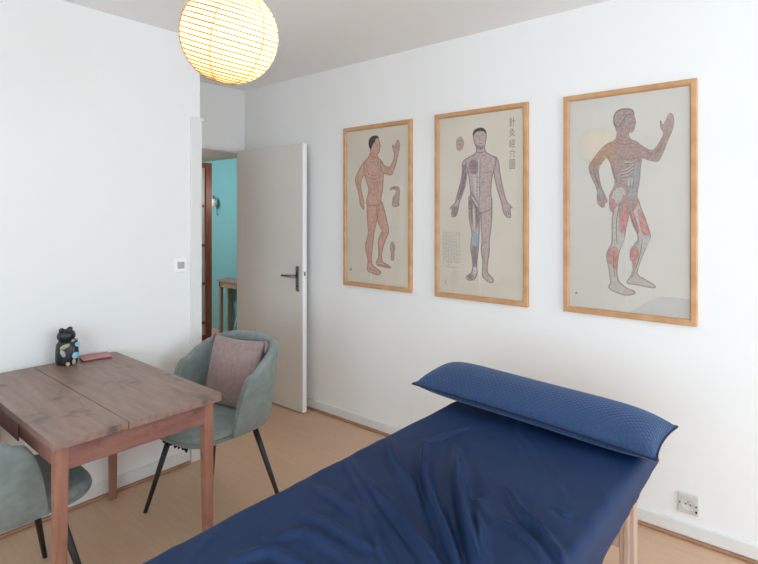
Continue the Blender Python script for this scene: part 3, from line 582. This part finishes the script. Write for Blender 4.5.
for i in range(N + 1):
    a = a0 + (PI - a0 - a1) * i / N
    ru = LR * (1 + .006 * math.cos(i * PI))           # paper sags a little between ribs
    prof.append((ru * math.sin(a), ru * math.cos(a)))
n = 64
rings = [[bm.verts.new((r * math.cos(2 * PI * j / n), r * math.sin(2 * PI * j / n), z)) for j in range(n)] for r, z in prof]
for A, B in zip(rings, rings[1:]):
    for j in range(n):
        f = bm.faces.new((A[j], A[(j + 1) % n], B[(j + 1) % n], B[j])); f.smooth = True
sh = obj('lamp_shade', bm, PAPERL, lamp, smooth=True); sh.matrix_local = rot
bm = bmesh.new()
turns = 24; pts = []
for i in range(turns * 40 + 1):
    f = i / (turns * 40); a = a0 + (PI - a0 - a1) * f; th = 2 * PI * turns * f
    r = LR * 1.006
    pts.append((r * math.sin(a) * math.cos(th), r * math.sin(a) * math.sin(th), r * math.cos(a)))
tube(bm, pts, .0021, 6)
tube(bm, [(.045 * math.cos(2 * PI * i / 24), .045 * math.sin(2 * PI * i / 24), LR * math.cos(a0)) for i in range(24)], .0022, 6, closed=True)
tube(bm, [(.042 * math.cos(2 * PI * i / 24), .042 * math.sin(2 * PI * i / 24), -LR * math.cos(a1)) for i in range(24)], .0022, 6, closed=True)
o = obj('lantern_rib', bm, RIBM, lamp); o.matrix_local = rot
for k in range(6):
    bm = bmesh.new(); th = SEAM0 + k * PI / 3
    tube(bm, [((LR * 1.010) * math.sin(a0 + (PI - a0 - a1) * i / 24) * math.cos(th), (LR * 1.010) * math.sin(a0 + (PI - a0 - a1) * i / 24) * math.sin(th), LR * 1.010 * math.cos(a0 + (PI - a0 - a1) * i / 24)) for i in range(25)], .0016, 6)
    o = obj('seam', bm, SEAM, lamp); o.matrix_local = rot
bp_ = Vector(BULB_P)
bm = bmesh.new(); ellipsoid(bm, bp_, (.028, .028, .034)); obj('bulb', bm, BULB, lamp)
bm = bmesh.new(); lathe(bm, [(.014, .03), (.017, .034), (.018, .085), (.012, .10), (.006, .115)], 20, bp_)
obj('bulb_holder', bm, PLASTIC, lamp)
bm = bmesh.new(); tube(bm, [bp_ + Vector((0, 0, .11)), Vector((bp_.x * .8, bp_.y * .8, .22)), Vector((0, 0, H - LC.z - .03))], .0032, 8); obj('cord', bm, PLASTIC, lamp)
bm = bmesh.new(); lathe(bm, [(.010, H - LC.z - .04), (.045, H - LC.z - .03), (.05, H - LC.z - .001)], 24); obj('ceiling_rose', bm, PLASTIC, lamp)

# ------------------------------------------------------------------ old wooden table
TX0, TX1, TY0, TY1, TZ = -2.880, -1.862, .622, 1.242, .77
tb = thing('wooden_table', 'old reddish brown wooden table with a worn planked top against the left wall', 'table', ((TX0 + TX1) / 2, (TY0 + TY1) / 2, 0), math.radians(-.6))
cx, cy = (TX0 + TX1) / 2, (TY0 + TY1) / 2
hx, hy = (TX1 - TX0) / 2, (TY1 - TY0) / 2
bm = bmesh.new()
seam = .862 - cy
def rounded(x0, x1, y0, y1, r, corners):
    pts = []
    for (px, py, sx, sy, on) in ((x0, y0, -1, -1, corners[0]), (x1, y0, 1, -1, corners[1]), (x1, y1, 1, 1, corners[2]), (x0, y1, -1, 1, corners[3])):
        rr = r if on else .001
        a0_ = {(-1, -1): PI, (1, -1): 1.5 * PI, (1, 1): 0, (-1, 1): .5 * PI}[(sx, sy)]
        for k in range(6):
            a = a0_ + k * PI / 10
            pts.append((px - sx * rr + rr * math.cos(a), py - sy * rr + rr * math.sin(a)))
    return pts
def slab(bm, pts, z0, z1):
    lo = [bm.verts.new((x, y, z0)) for x, y in pts]; hi = [bm.verts.new((x, y, z1)) for x, y in pts]
    bm.faces.new(list(reversed(lo))); bm.faces.new(hi)
    for i in range(len(pts)):
        j = (i + 1) % len(pts); bm.faces.new((lo[i], lo[j], hi[j], hi[i]))
slab(bm, rounded(-hx, hx - .002, -hy, seam - .0015, .008, (1, 1, 0, 0)), TZ - .026, TZ)
slab(bm, rounded(-hx, hx, seam + .0012, hy, .022, (0, 0, 1, 1)), TZ - .026, TZ)
obj('tabletop', bm, TOPWOOD, tb, bevel=.004, seg=3)
ax, ay = hx - .040, hy - .020
bm = bmesh.new()
box(bm, ax - .022, ax, -ay + .039, ay - .039, TZ - .115, TZ - .0265)
box(bm, -ax, -ax + .022, -ay + .039, ay - .039, TZ - .115, TZ - .0265)
box(bm, -ax + .039, ax - .039, ay - .022, ay, TZ - .115, TZ - .0265)
box(bm, -ax + .039, ax - .039, -ay, -ay + .022, TZ - .098, TZ - .0265)
obj('apron', bm, TABWOOD, tb, bevel=.003)
boxo('drawer_front', (-.38, .105, -ay - .006, -ay - .0005, TZ - .110, TZ - .036), TABWOOD, tb, bevel=.003)
bm = bmesh.new(); box(bm, -.37, .095, -ay + .0225, ay - .12, TZ - .108, TZ - .04); obj('drawer_box', bm, TABWOOD, tb)
for sx, sy in ((1, -1), (1, 1), (-1, 1), (-1, -1)):
    bm = bmesh.new()
    wt, wb = .041, .032; lx = ax if sx > 0 else hx - .004; ly = ay if sx > 0 else hy - .003
    vs = []
    for z, w in ((TZ - .0268, wt), (TZ - .12, wt), (0, wb)):
        vs.append([bm.verts.new((sx * lx - sx * (w if i else 0), sy * ly - sy * (w if j else 0), z)) for i, j in ((0, 0), (1, 0), (1, 1), (0, 1))])
    for A, B in zip(vs, vs[1:]):
        for j in range(4): bm.faces.new((A[j], A[(j + 1) % 4], B[(j + 1) % 4], B[j]))
    bm.faces.new(vs[0]); bm.faces.new(vs[-1])
    obj('leg', bm, LEGWOOD, tb, bevel=.004)

# ------------------------------------------------------------------ tub chairs
RIM = ((0, .838), (35, .832), (58, .805), (75, .768), (85, .735), (92, .708), (97, .678), (101, .635), (105, .565), (109, .44))
def rim_z(td):
    a = abs(td)
    for (x0, z0), (x1, z1) in zip(RIM, RIM[1:]):
        if a <= x1: return z0 + (z1 - z0) * (a - x0) / (x1 - x0)
    return RIM[-1][1]
def se(a, b, th, e):
    c, s = math.cos(th), math.sin(th)
    k = (abs(c) ** e + abs(s) ** e) ** (-1 / e)
    return a * k * c, b * k * s

ch = thing('tub_chair', 'grey green tub chair with a pink cushion on its seat, beyond the table', 'chair', CHAIR1, CHAIR1_R, 'grey green tub chairs at the table')
bm = bmesh.new()
TH = .042; NT = 110
prev = None
for i in range(NT + 1):
    td = -109 + 218 * i / NT
    th = math.radians(90 + td)
    zt = sum(rim_z(td + d_) for d_ in (-3, -1.5, 0, 1.5, 3)) / 5; zb = .430
    ring = []
    nz = 12
    def pt(off, z):
        f = (z - .40) / .43
        a = .262 + .030 * min(1, f * 1.6) - off; b = .255 + .020 * f - off
        x, y = se(a, b, th, 2.5)
        if y > 0: y += .035 * f
        return (x, y + .0, z)
    hgt = zt - TH / 2 - zb
    for k in range(nz + 1): ring.append(pt(0 + (.010 * (1 - k / 2) if k < 2 else 0), zb + hgt * k / nz))
    for k in range(1, 6):
        a = PI * k / 6
        ring.append(pt(TH / 2 - TH / 2 * math.cos(a), zb + hgt + TH / 2 * math.sin(a)))
    for k in range(nz, -1, -1): ring.append(pt(TH, zb + hgt * k / nz))
    vs = [bm.verts.new(c) for c in ring]
    if prev:
        m_ = len(vs)
        for j in range(m_):
            bm.faces.new((prev[j], prev[(j + 1) % m_], vs[(j + 1) % m_], vs[j]))
    else: bm.faces.new(vs)
    prev = vs
bm.faces.new(list(reversed(prev)))
back = obj('backrest', bm, FABRIC, ch, smooth=True)
bm = bmesh.new()
def cushion_slab(bm, a, b, y0, z0, z1, e=3.6, r=.035, n=64, sag=.0):
    prof = [(-r, z0), (-.25 * r, z0 + .25 * r), (0, z0 + r)]
    prof = []
    for k in range(7):
        t = PI / 2 * k / 6; prof.append((-r + r * math.sin(t), z0 + r - r * math.cos(t)))
    for k in range(7):
        t = PI / 2 * k / 6; prof.append((-r + r * math.cos(t), z1 - r + r * math.sin(t)))
    rings = []
    for off, z in prof:
        rings.append([bm.verts.new((se(a + off, b + off, 2 * PI * j / n, e)[0], y0 + se(a + off, b + off, 2 * PI * j / n, e)[1], z)) for j in range(n)])
    for A, B in zip(rings, rings[1:]):
        for j in range(n): bm.faces.new((A[j], A[(j + 1) % n], B[(j + 1) % n], B[j]))
    top = rings[-1]
    for s_ in (.75, .45, .15):
        nr = [bm.verts.new((v.co.x * s_, y0 + (v.co.y - y0) * s_, z1 + .010 * (1 - s_ * s_))) for v in rings[-1]]
        for j in range(n): bm.faces.new((top[j], top[(j + 1) % n], nr[(j + 1) % n], nr[j]))
        top = nr
    bm.faces.new(top); bm.faces.new(list(reversed(rings[0])))
cushion_slab(bm, .240, .252, -.035, .412, .478)
obj('seat', bm, FABRIC, ch, smooth=True)
bm = bmesh.new(); cushion_slab(bm, .150, .160, -.02, .388, .413, r=.01); obj('seat_frame', bm, BLACKM, ch, smooth=True)
bm = bmesh.new()
# torn dust cover showing below the front rail
pr = None
for i in range(41):
    x = -.09 + .20 * i / 40; zz = .404 - .008 - .012 * abs(math.sin(i * .55)) - .006 * math.sin(i * .21) ** 2
    a_ = bm.verts.new((x, -.236, .410)); b2 = bm.verts.new((x, -.236 - .004 * math.sin(i), zz)); a3 = bm.verts.new((x, -.228, .410)); b4 = bm.verts.new((x, -.230 - .004 * math.sin(i), zz))
    if pr:
        bm.faces.new((pr[0], a_, b2, pr[1])); bm.faces.new((pr[1], b2, b4, pr[3])); bm.faces.new((pr[3], b4, a3, pr[2]))
    pr = (a_, b2, a3, b4)
obj('seat_lining', bm, LINING, ch)
for sx, fx, fy, tx, ty in ((-1, .224, -.245, .145, -.15), (1, .24, -.232, .15, -.15), (1, .288, .195, .16, .13), (-1, .268, .195, .16, .13)):
    bm = bmesh.new()
    tube(bm, [(sx * tx, ty, .392), (sx * (tx + (fx - tx) * .5), ty + (fy - ty) * .5, .196), (sx * fx, fy, .0)], [.0155, .013, .0095], 14)
    obj('leg', bm, BLACKM, ch)
ch2 = dup(ch, CHAIR2, CHAIR2_R, 'grey green tub chair seen from behind at left edge, pushed under the table')

# ------------------------------------------------------------------ pink cushion on the far chair
pc = thing('throw_cushion', 'square dusty pink cushion leaning in the far grey green chair', 'cushion', CUSH, 0)
pc.rotation_euler = CUSH_R
def pillow(bm, L, W, T, tb=1.0, n=28, pinch=.07, e=2.6, pw=.5, droop=0, bow=0):
    g = {}
    for s in (1, -1):
        for i in range(n + 1):
            for j in range(n + 1):
                p = -1 + 2 * i / n; q = -1 + 2 * j / n
                if s == -1 and (i in (0, n) or j in (0, n)): g[s, i, j] = g[1, i, j]; continue
                x = p * L * (1 - pinch * (W / L) * (1 - q * q)); y = q * W * (1 - pinch * (1 - p * p) * (1 if droop == 0 else .3))
                h = (max(0, 1 - abs(p) ** e) ** pw) * (max(0, 1 - abs(q) ** 2.2) ** .62)
                z = s * T * h * (tb if s < 0 else 1) + bow * (p * p)
                g[s, i, j] = bm.verts.new((x, y, z))
    for s in (1, -1):
        for i in range(n):
            for j in range(n):
                f = [g[s, i, j], g[s, i + 1, j], g[s, i + 1, j + 1], g[s, i, j + 1]]
                bm.faces.new(f if s == 1 else f[::-1])
    return g
bm = bmesh.new(); pillow(bm, .185, .185, .055)
obj('cushion_cover', bm, PINK, pc, smooth=True)
TASS = mat('tassel_yarn', (158, 132, 136), .95)
for sx, sy in ((-1, 1), (1, 1), (-1, -1), (1, -1)):
    bm = bmesh.new()
    rr = random.Random(sx * 3 + sy)
    for k in range(12):
        a = rr.uniform(-.8, .8); b = rr.uniform(-.012, .012)
        x0, y0 = sx * .183, sy * .183
        dn = -.052 if sy > 0 else -.03
        tube(bm, [(x0, y0, 0), (x0 + sx * .010 + .004 * a, y0 - .006, b * .5), (x0 + sx * .013 + .009 * a, y0 + dn * (.8 + .3 * rr.random()), b)], .0028, 5)
    ellipsoid(bm, (sx * .188, sy * .183, 0), (.007, .007, .007), u=10, v=6)
    obj('tassel', bm, TASS, pc)

# ------------------------------------------------------------------ ornament and pink case on the table
BLK = mat('black_glazed_ceramic', (22, 24, 28), .35, (34, 38, 44), 18)
CREAM = mat('cream_glaze', (176, 164, 138), .5)
LBLUE = mat('pale_blue_glaze', (132, 194, 218), .5)
fg = thing('ornament', 'small black glazed ornament of two huddled animals with pale blue spots', 'ornament', (-2.818, .992, TZ), math.radians(10))
# local +X faces the room
bm = bmesh.new()
lathe(bm, [(.040, 0), (.046, .006), (.048, .03), (.047, .07), (.043, .098), (.030, .118)], 28, (0, 0, 0))
ellipsoid(bm, (.002, -.002, .138), (.037, .042, .033))
o = obj('body', bm, BLK, fg, smooth=True)
for y in (-.026, .014):
    bm = bmesh.new(); ellipsoid(bm, (.004, y, .168), (.011, .013, .011)); obj('ear', bm, BLK, fg, smooth=True)
bm = bmesh.new(); ellipsoid(bm, (.034, .010, .058), (.026, .028, .058)); ellipsoid(bm, (.036, .012, .108), (.019, .020, .018)); obj('small_body', bm, BLK, fg, smooth=True)
bm = bmesh.new(); ellipsoid(bm, (.036, -.026, .093), (.013, .026, .011), Matrix.Rotation(.25, 3, 'X')); obj('arm', bm, CREAM, fg, smooth=True)
bm = bmesh.new(); ellipsoid(bm, (.052, .003, .120), (.006, .009, .005)); ellipsoid(bm, (.051, .022, .122), (.005, .006, .006)); obj('face', bm, CREAM, fg, smooth=True)
for y, z, rx in ((.020, .098, .011), (.010, .047, .016)):
    bm = bmesh.new(); ellipsoid(bm, (.0575 if z > .06 else .0595, y, z), (.004, rx * 1.1, rx), Matrix.Rotation(-.25 if z > .06 else 0, 3, 'Y')); obj('spot', bm, LBLUE, fg, smooth=True)
bm = bmesh.new(); ellipsoid(bm, (.050, -.022, .010), (.012, .009, .010)); ellipsoid(bm, (.056, .004, .016), (.009, .008, .016)); obj('foot', bm, CREAM, fg, smooth=True)
bm = bmesh.new(); ellipsoid(bm, (.030, -.034, .06), (.012, .010, .022), Matrix.Rotation(.4, 3, 'X')); obj('sleeve', bm, GREYPL, fg, smooth=True)

PINKP = mat('pink_card', (176, 116, 116), .5, (188, 130, 128), 20)
PINKD = mat('dark_pink_edge', (112, 58, 60), .6)
pk = thing('card_case', 'flat dusty pink case lying on the table beside the black ornament', 'case', (-2.815, 1.125, TZ), math.radians(-11))
boxo('case_body', (-.056, .050, -.064, .064, .0, .007), PINKD, pk, bevel=.002)
boxo('lid', (-.058, .052, -.066, .066, .0072, .0115), PINKP, pk, bevel=.002)

# ------------------------------------------------------------------ treatment bed
BX0, BX1, BY0, BY1, BZ = -1.180, -.425, -.02, 1.985, .72
bed = thing('massage_table', 'wooden legged treatment bed under a navy sheet in the foreground', 'bed', ((BX0 + BX1) / 2, (BY0 + BY1) / 2, 0))
bw, bl = (BX1 - BX0) / 2, (BY1 - BY0) / 2
boxo('mattress', (-bw + .02, bw - .02, -bl + .02, bl - .02, .622, BZ - .016), LEATHER, bed, bevel=.02, seg=3)
for sx in (-1, 1):
    for sy in (-1, 1):
        bm = bmesh.new()
        x1 = bw - (.068 if sy > 0 else .04); y1 = bl - .095
        box(bm, sx * x1 - .024, sx * x1 + .024, sy * y1 - .022, sy * y1 + .022, 0, .595)
        if sy > 0: box(bm, sx * x1 - .009, sx * x1 + .009, sy * y1 - .027, sy * y1 + .027, .02, .55)
        obj('leg', bm, BEECH, bed, bevel=.004)
for sy in (-1, 1):
    boxo('end_rail', (-bw + .06, bw - .06, sy * (bl - .095) - .011, sy * (bl - .095) + .011, .375, .60), BEECH, bed, bevel=.004)
for sx in (-1, 1):
    boxo('side_rail', (sx * (bw - .15) - .011, sx * (bw - .15) + .011, -bl + .12, bl - .12, .545, .599), BEECH, bed, bevel=.004)
boxo('bed_board', (-bw + .02, bw - .02, -bl + .02, bl - .02, .600, .621), BEECH, bed, bevel=.003)

SHEET = mat('navy_sheet', SHEET_A, .58, SHEET_B, 7, spec=.3, bump=.10, bscale=900)
def edge_map(p, a, r):
    s = abs(p); sg = 1 if p >= 0 else -1
    if s <= a - r: return p, 0.
    arc = r * PI / 2
    if s <= a - r + arc:
        t = (s - (a - r)) / r; return sg * (a - r + r * math.sin(t)), r - r * math.cos(t)
    return sg * a, r + (s - (a - r) - arc)
NX, NY = 200, 420
r_ = .030; hem = .098
ext = r_ * PI / 2 + (hem - r_)
ps = np.linspace(-(bw - r_ + ext), bw - r_ + ext, NX); qs = np.linspace(-(bl - r_ + ext), bl - r_ + ext, NY)
mxs = [edge_map(p, bw, r_) for p in ps]; mys = [edge_map(q, bl, r_) for q in qs]
X = np.array([[m_[0] for m_ in mxs]] * NY); DXm = np.array([[m_[1] for m_ in mxs]] * NY)
Y = np.array([[m_[0]] * NX for m_ in mys]); DYm = np.array([[m_[1]] * NX for m_ in mys])
WX = X + (BX0 + BX1) / 2; WY = Y + (BY0 + BY1) / 2
sm_ = np.clip((WY - 1.30) / .69, 0, 1); heml = hem * (1 - .40 * sm_)
Z = BZ - np.minimum(heml, DXm + DYm)
Hh = np.zeros_like(X)
for amp, wd, pl in FOLDS:
    best = np.full_like(X, 9.); tt = np.zeros_like(X); sd = np.zeros_like(X)
    segs = list(zip(pl, pl[1:])); tot = sum(math.hypot(b[0] - a[0], b[1] - a[1]) for a, b in segs); acc = 0
    for a, b in segs:
        dx, dy = b[0] - a[0], b[1] - a[1]; L = math.hypot(dx, dy)
        t = np.clip(((WX - a[0]) * dx + (WY - a[1]) * dy) / (L * L), 0, 1)
        ex = WX - a[0] - t * dx; ey = WY - a[1] - t * dy
        d = np.hypot(ex, ey); side = np.sign(dx * ey - dy * ex)
        m_ = d < best
        best = np.where(m_, d, best); tt = np.where(m_, (acc + t * L) / tot, tt); sd = np.where(m_, side, sd); acc += L
    taper = np.clip(np.sin(np.clip(tt, .0, 1.) * PI), 0, 1) ** .5
    w_ = wd * .72 * np.where(sd > 0, 1.5, .7)
    Hh += amp * FOLD_GAIN * taper * (np.exp(-(best / w_) ** 2) - .25 * np.exp(-((best - 2.2 * w_) / (1.3 * w_)) ** 2))
nz = np.zeros_like(X)
for i in range(NY):
    for j in range(0, NX):
        v = Vector((WX[i, j] * 3.2 + WY[i, j] * 1.6, WY[i, j] * 2.0, 3.1))
        v2 = Vector((WX[i, j] * 9 - WY[i, j] * 5, WY[i, j] * 6 + WX[i, j] * 2, 8.1))
        nz[i, j] = .005 * noise.noise(v) + .0026 * noise.noise(v2) + .0028 * max(0, 1 - 4.5 * abs(noise.noise(Vector((WX[i, j] * 7 + WY[i, j] * 5.5, WY[i, j] * 2.2 - WX[i, j] * 1.5, 5.7)))))
drop = np.clip((DXm + DYm) / hem, 0, 1)
fade = np.clip(1 - drop * 1.6, 0, 1)
Hn = np.maximum(Hh + nz, -.011) * fade
Z = Z + Hn
# side drape: gathers
sgx = np.sign(X); sgy = np.sign(Y)
wob = np.array([[noise.noise(Vector((WY[i, j] * 11 + Z[i, j] * 14, Z[i, j] * 5, 2.))) for j in range(NX)] for i in range(NY)])
Xo = X + sgx * np.clip(DXm / hem, 0, 1) * (.004 + .008 * wob)
Yo = Y + sgy * np.clip(DYm / hem, 0, 1) * .005
Z = Z + np.clip(DXm / hem - .6, 0, 1) * .012 * wob
verts = np.stack([Xo, Yo, Z], -1).reshape(-1, 3)
idx = np.arange(NX * NY).reshape(NY, NX)
faces = np.stack([idx[:-1, :-1], idx[:-1, 1:], idx[1:, 1:], idx[1:, :-1]], -1).reshape(-1, 4)
me = bpy.data.meshes.new('bed_sheet'); me.from_pydata(verts.tolist(), [], faces.tolist()); me.update()
sheet = link('bed_sheet', me, SHEET, None, True)
sheet.location = ((BX0 + BX1) / 2, (BY0 + BY1) / 2, 0)
md = sheet.modifiers.new('cloth', 'SOLIDIFY'); md.thickness = .002; md.offset = 1
tag(sheet, 'wrinkled navy blue fitted sheet over the treatment bed', 'sheet')

# bolster
QUILT = mat('quilted_blue_cover', PIL_A, .7, PIL_B, 5, sheen=.35, spec=.25, sheen_tint=(150, 175, 225))
nt, bs = nodes_of(QUILT)
tc = next(n for n in nt.nodes if n.type == 'TEX_COORD')
hs = []
for ang in (PI / 4, -PI / 4):
    mp = nt.nodes.new('ShaderNodeMapping'); mp.inputs['Rotation'].default_value = (0, 0, ang); mp.inputs['Scale'].default_value = (1, 1, .3)
    wv = nt.nodes.new('ShaderNodeTexWave'); wv.inputs['Scale'].default_value = 24; wv.wave_profile = 'SIN'
    nt.links.new(tc.outputs['Object'], mp.inputs['Vector']); nt.links.new(mp.outputs['Vector'], wv.inputs['Vector']); hs.append(wv)
mul = nt.nodes.new('ShaderNodeMath'); mul.operation = 'MULTIPLY'
nt.links.new(hs[0].outputs['Fac'], mul.inputs[0]); nt.links.new(hs[1].outputs['Fac'], mul.inputs[1])
bp2 = nt.nodes.new('ShaderNodeBump'); bp2.inputs['Strength'].default_value = .55; bp2.inputs['Distance'].default_value = .005
nt.links.new(mul.outputs[0], bp2.inputs['Height']); nt.links.new(bp2.outputs['Normal'], bs.inputs['Normal'])
PIPE = mat('navy_piping', (22, 30, 58), .8)
bo = thing('bolster_pillow', 'long quilted blue pillow lying across the head of the bed', 'pillow', PIL, 0)
bo.rotation_euler = PIL_R
bm = bmesh.new()
g = pillow(bm, PIL_S[0], PIL_S[1], PIL_S[2], tb=PIL_S[3], n=48, pinch=.10, e=PIL_S[4], pw=.55)
rim = [g[1, i, 0].co.copy() for i in range(49)] + [g[1, 48, j].co.copy() for j in range(1, 49)] + [g[1, i, 48].co.copy() for i in range(47, -1, -1)] + [g[1, 0, j].co.copy() for j in range(47, 0, -1)]
pcv = obj('pillow_cover', bm, QUILT, bo, smooth=True)
bm = bmesh.new(); tube(bm, rim, .0035, 8, closed=True); obj('piping', bm, PIPE, pcv)

# ------------------------------------------------------------------ things in the hall
GWOOD = mat('grey_wood', (150, 140, 128), .6, (136, 126, 114), 8, (8, 8, 1))
cn = thing('console_table', 'narrow grey wooden console table against the teal hall wall', 'table', (-5.22, 3.80, 0))
boxo('tabletop', (-.53, .53, -.085, .105, .665, .692), GWOOD, cn, bevel=.004)
boxo('apron', (-.49, .49, -.07, .09, .60, .6645), GWOOD, cn, bevel=.003)
for sx in (-1, 1):
    for sy in (-.05, .075):
        boxo('leg', (sx * .475 - .02, sx * .475 + .02, sy - .02, sy + .02, 0, .66), GWOOD, cn, bevel=.003)
bm = bmesh.new()
tube(bm, [(-5.52, 3.90, .58), (-5.50, 3.89, .45), (-5.52, 3.89, .28), (-5.60, 3.895, .14), (-5.64, 3.898, .01)], .006, 8)
tag(obj('power_cable', bm, PLASTIC), 'thin white cable hanging below the grey hall console table', 'cable')
sc = thing('wall_sconce', 'small white wall lamp with dark wire on the teal hall wall', 'wall lamp', (-6.03, 3.92, 1.646))
SH = mat('opal_shade', (240, 238, 232), .5)
bm = bmesh.new(); lathe(bm, [(.02, .05), (.045, .03), (.05, -.02), (.03, -.05), (.01, -.055)], 20, (.02, -.075, 0)); obj('lamp_shade', bm, SH, sc, smooth=True)
bm = bmesh.new(); tube(bm, [(0, -.002, .0), (0, -.04, .07), (.01, -.07, .09), (.02, -.075, .05)], .006, 8)
tube(bm, [(0, -.01, 0), (.03, -.03, -.09), (.06, -.05, -.13), (.02, -.01, -.16)], .004, 6); obj('wire_arm', bm, BLACKM, sc)

# ------------------------------------------------------------------ light
W = bpy.data.worlds.new('sky'); S.world = W; W.use_nodes = True
bg = W.node_tree.nodes['Background']; bg.inputs['Color'].default_value = SKY_C; bg.inputs['Strength'].default_value = SKY_S
def area(name, loc, rot, sx, sy, power, col, portal=False):
    l = bpy.data.lights.new(name, 'AREA'); l.shape = 'RECTANGLE'; l.size = sx; l.size_y = sy; l.energy = power; l.color = col
    o = bpy.data.objects.new(name, l); COL.objects.link(o); o.location = loc; o.rotation_euler = rot
    if portal: l.cycles.is_portal = True
    return o
area('window_portal', (XW + .16, (WY0 + WY1) / 2, (WZ0 + WZ1) / 2), (0, PI / 2, 0), WZ1 - WZ0, WY1 - WY0, 1, (1, 1, 1), True)
area('window_portal', ((RX0 + RX1) / 2, YB - .13, (RZ0 + RZ1) / 2), (PI / 2, 0, 0), RX1 - RX0, RZ1 - RZ0, 1, (1, 1, 1), True)  # portal for the added rear window
for loc, w_ in (((-5.9, 2.4, 1.95), HALL_W), ((-4.5, 3.3, 1.7), HALL_W * .06)):  # added fill lights without fixtures, brighten the hall and its brown door
    pl = bpy.data.lights.new('hall_fill_light', 'POINT'); pl.energy = w_; pl.color = (1, .97, .92); pl.shadow_soft_size = .15
    po = bpy.data.objects.new('hall_fill_light', pl); COL.objects.link(po); po.location = loc
# ------------------------------------------------------------------ camera
cd = bpy.data.cameras.new('camera'); cam = bpy.data.objects.new('camera', cd); COL.objects.link(cam)
cd.sensor_fit = 'HORIZONTAL'; cd.sensor_width = 36; cd.lens = 36 * 527 / 758; cd.shift_y = -68 / 758
cd.clip_start = .05
cam.location = (0, 0, 1.5); cam.rotation_euler = (PI / 2, 0, math.asin(.642))
S.camera = cam
S.view_settings.view_transform = 'Standard'; S.view_settings.look = 'None'; S.view_settings.gamma = 1; S.view_settings.use_curve_mapping = False
S.view_settings.exposure = EXPO
S.cycles.use_denoising = True
S.cycles.max_bounces = 14; S.cycles.diffuse_bounces = 10; S.cycles.transparent_max_bounces = 16
S.cycles.sample_clamp_indirect = 6; S.cycles.caustics_reflective = False; S.cycles.caustics_refractive = False
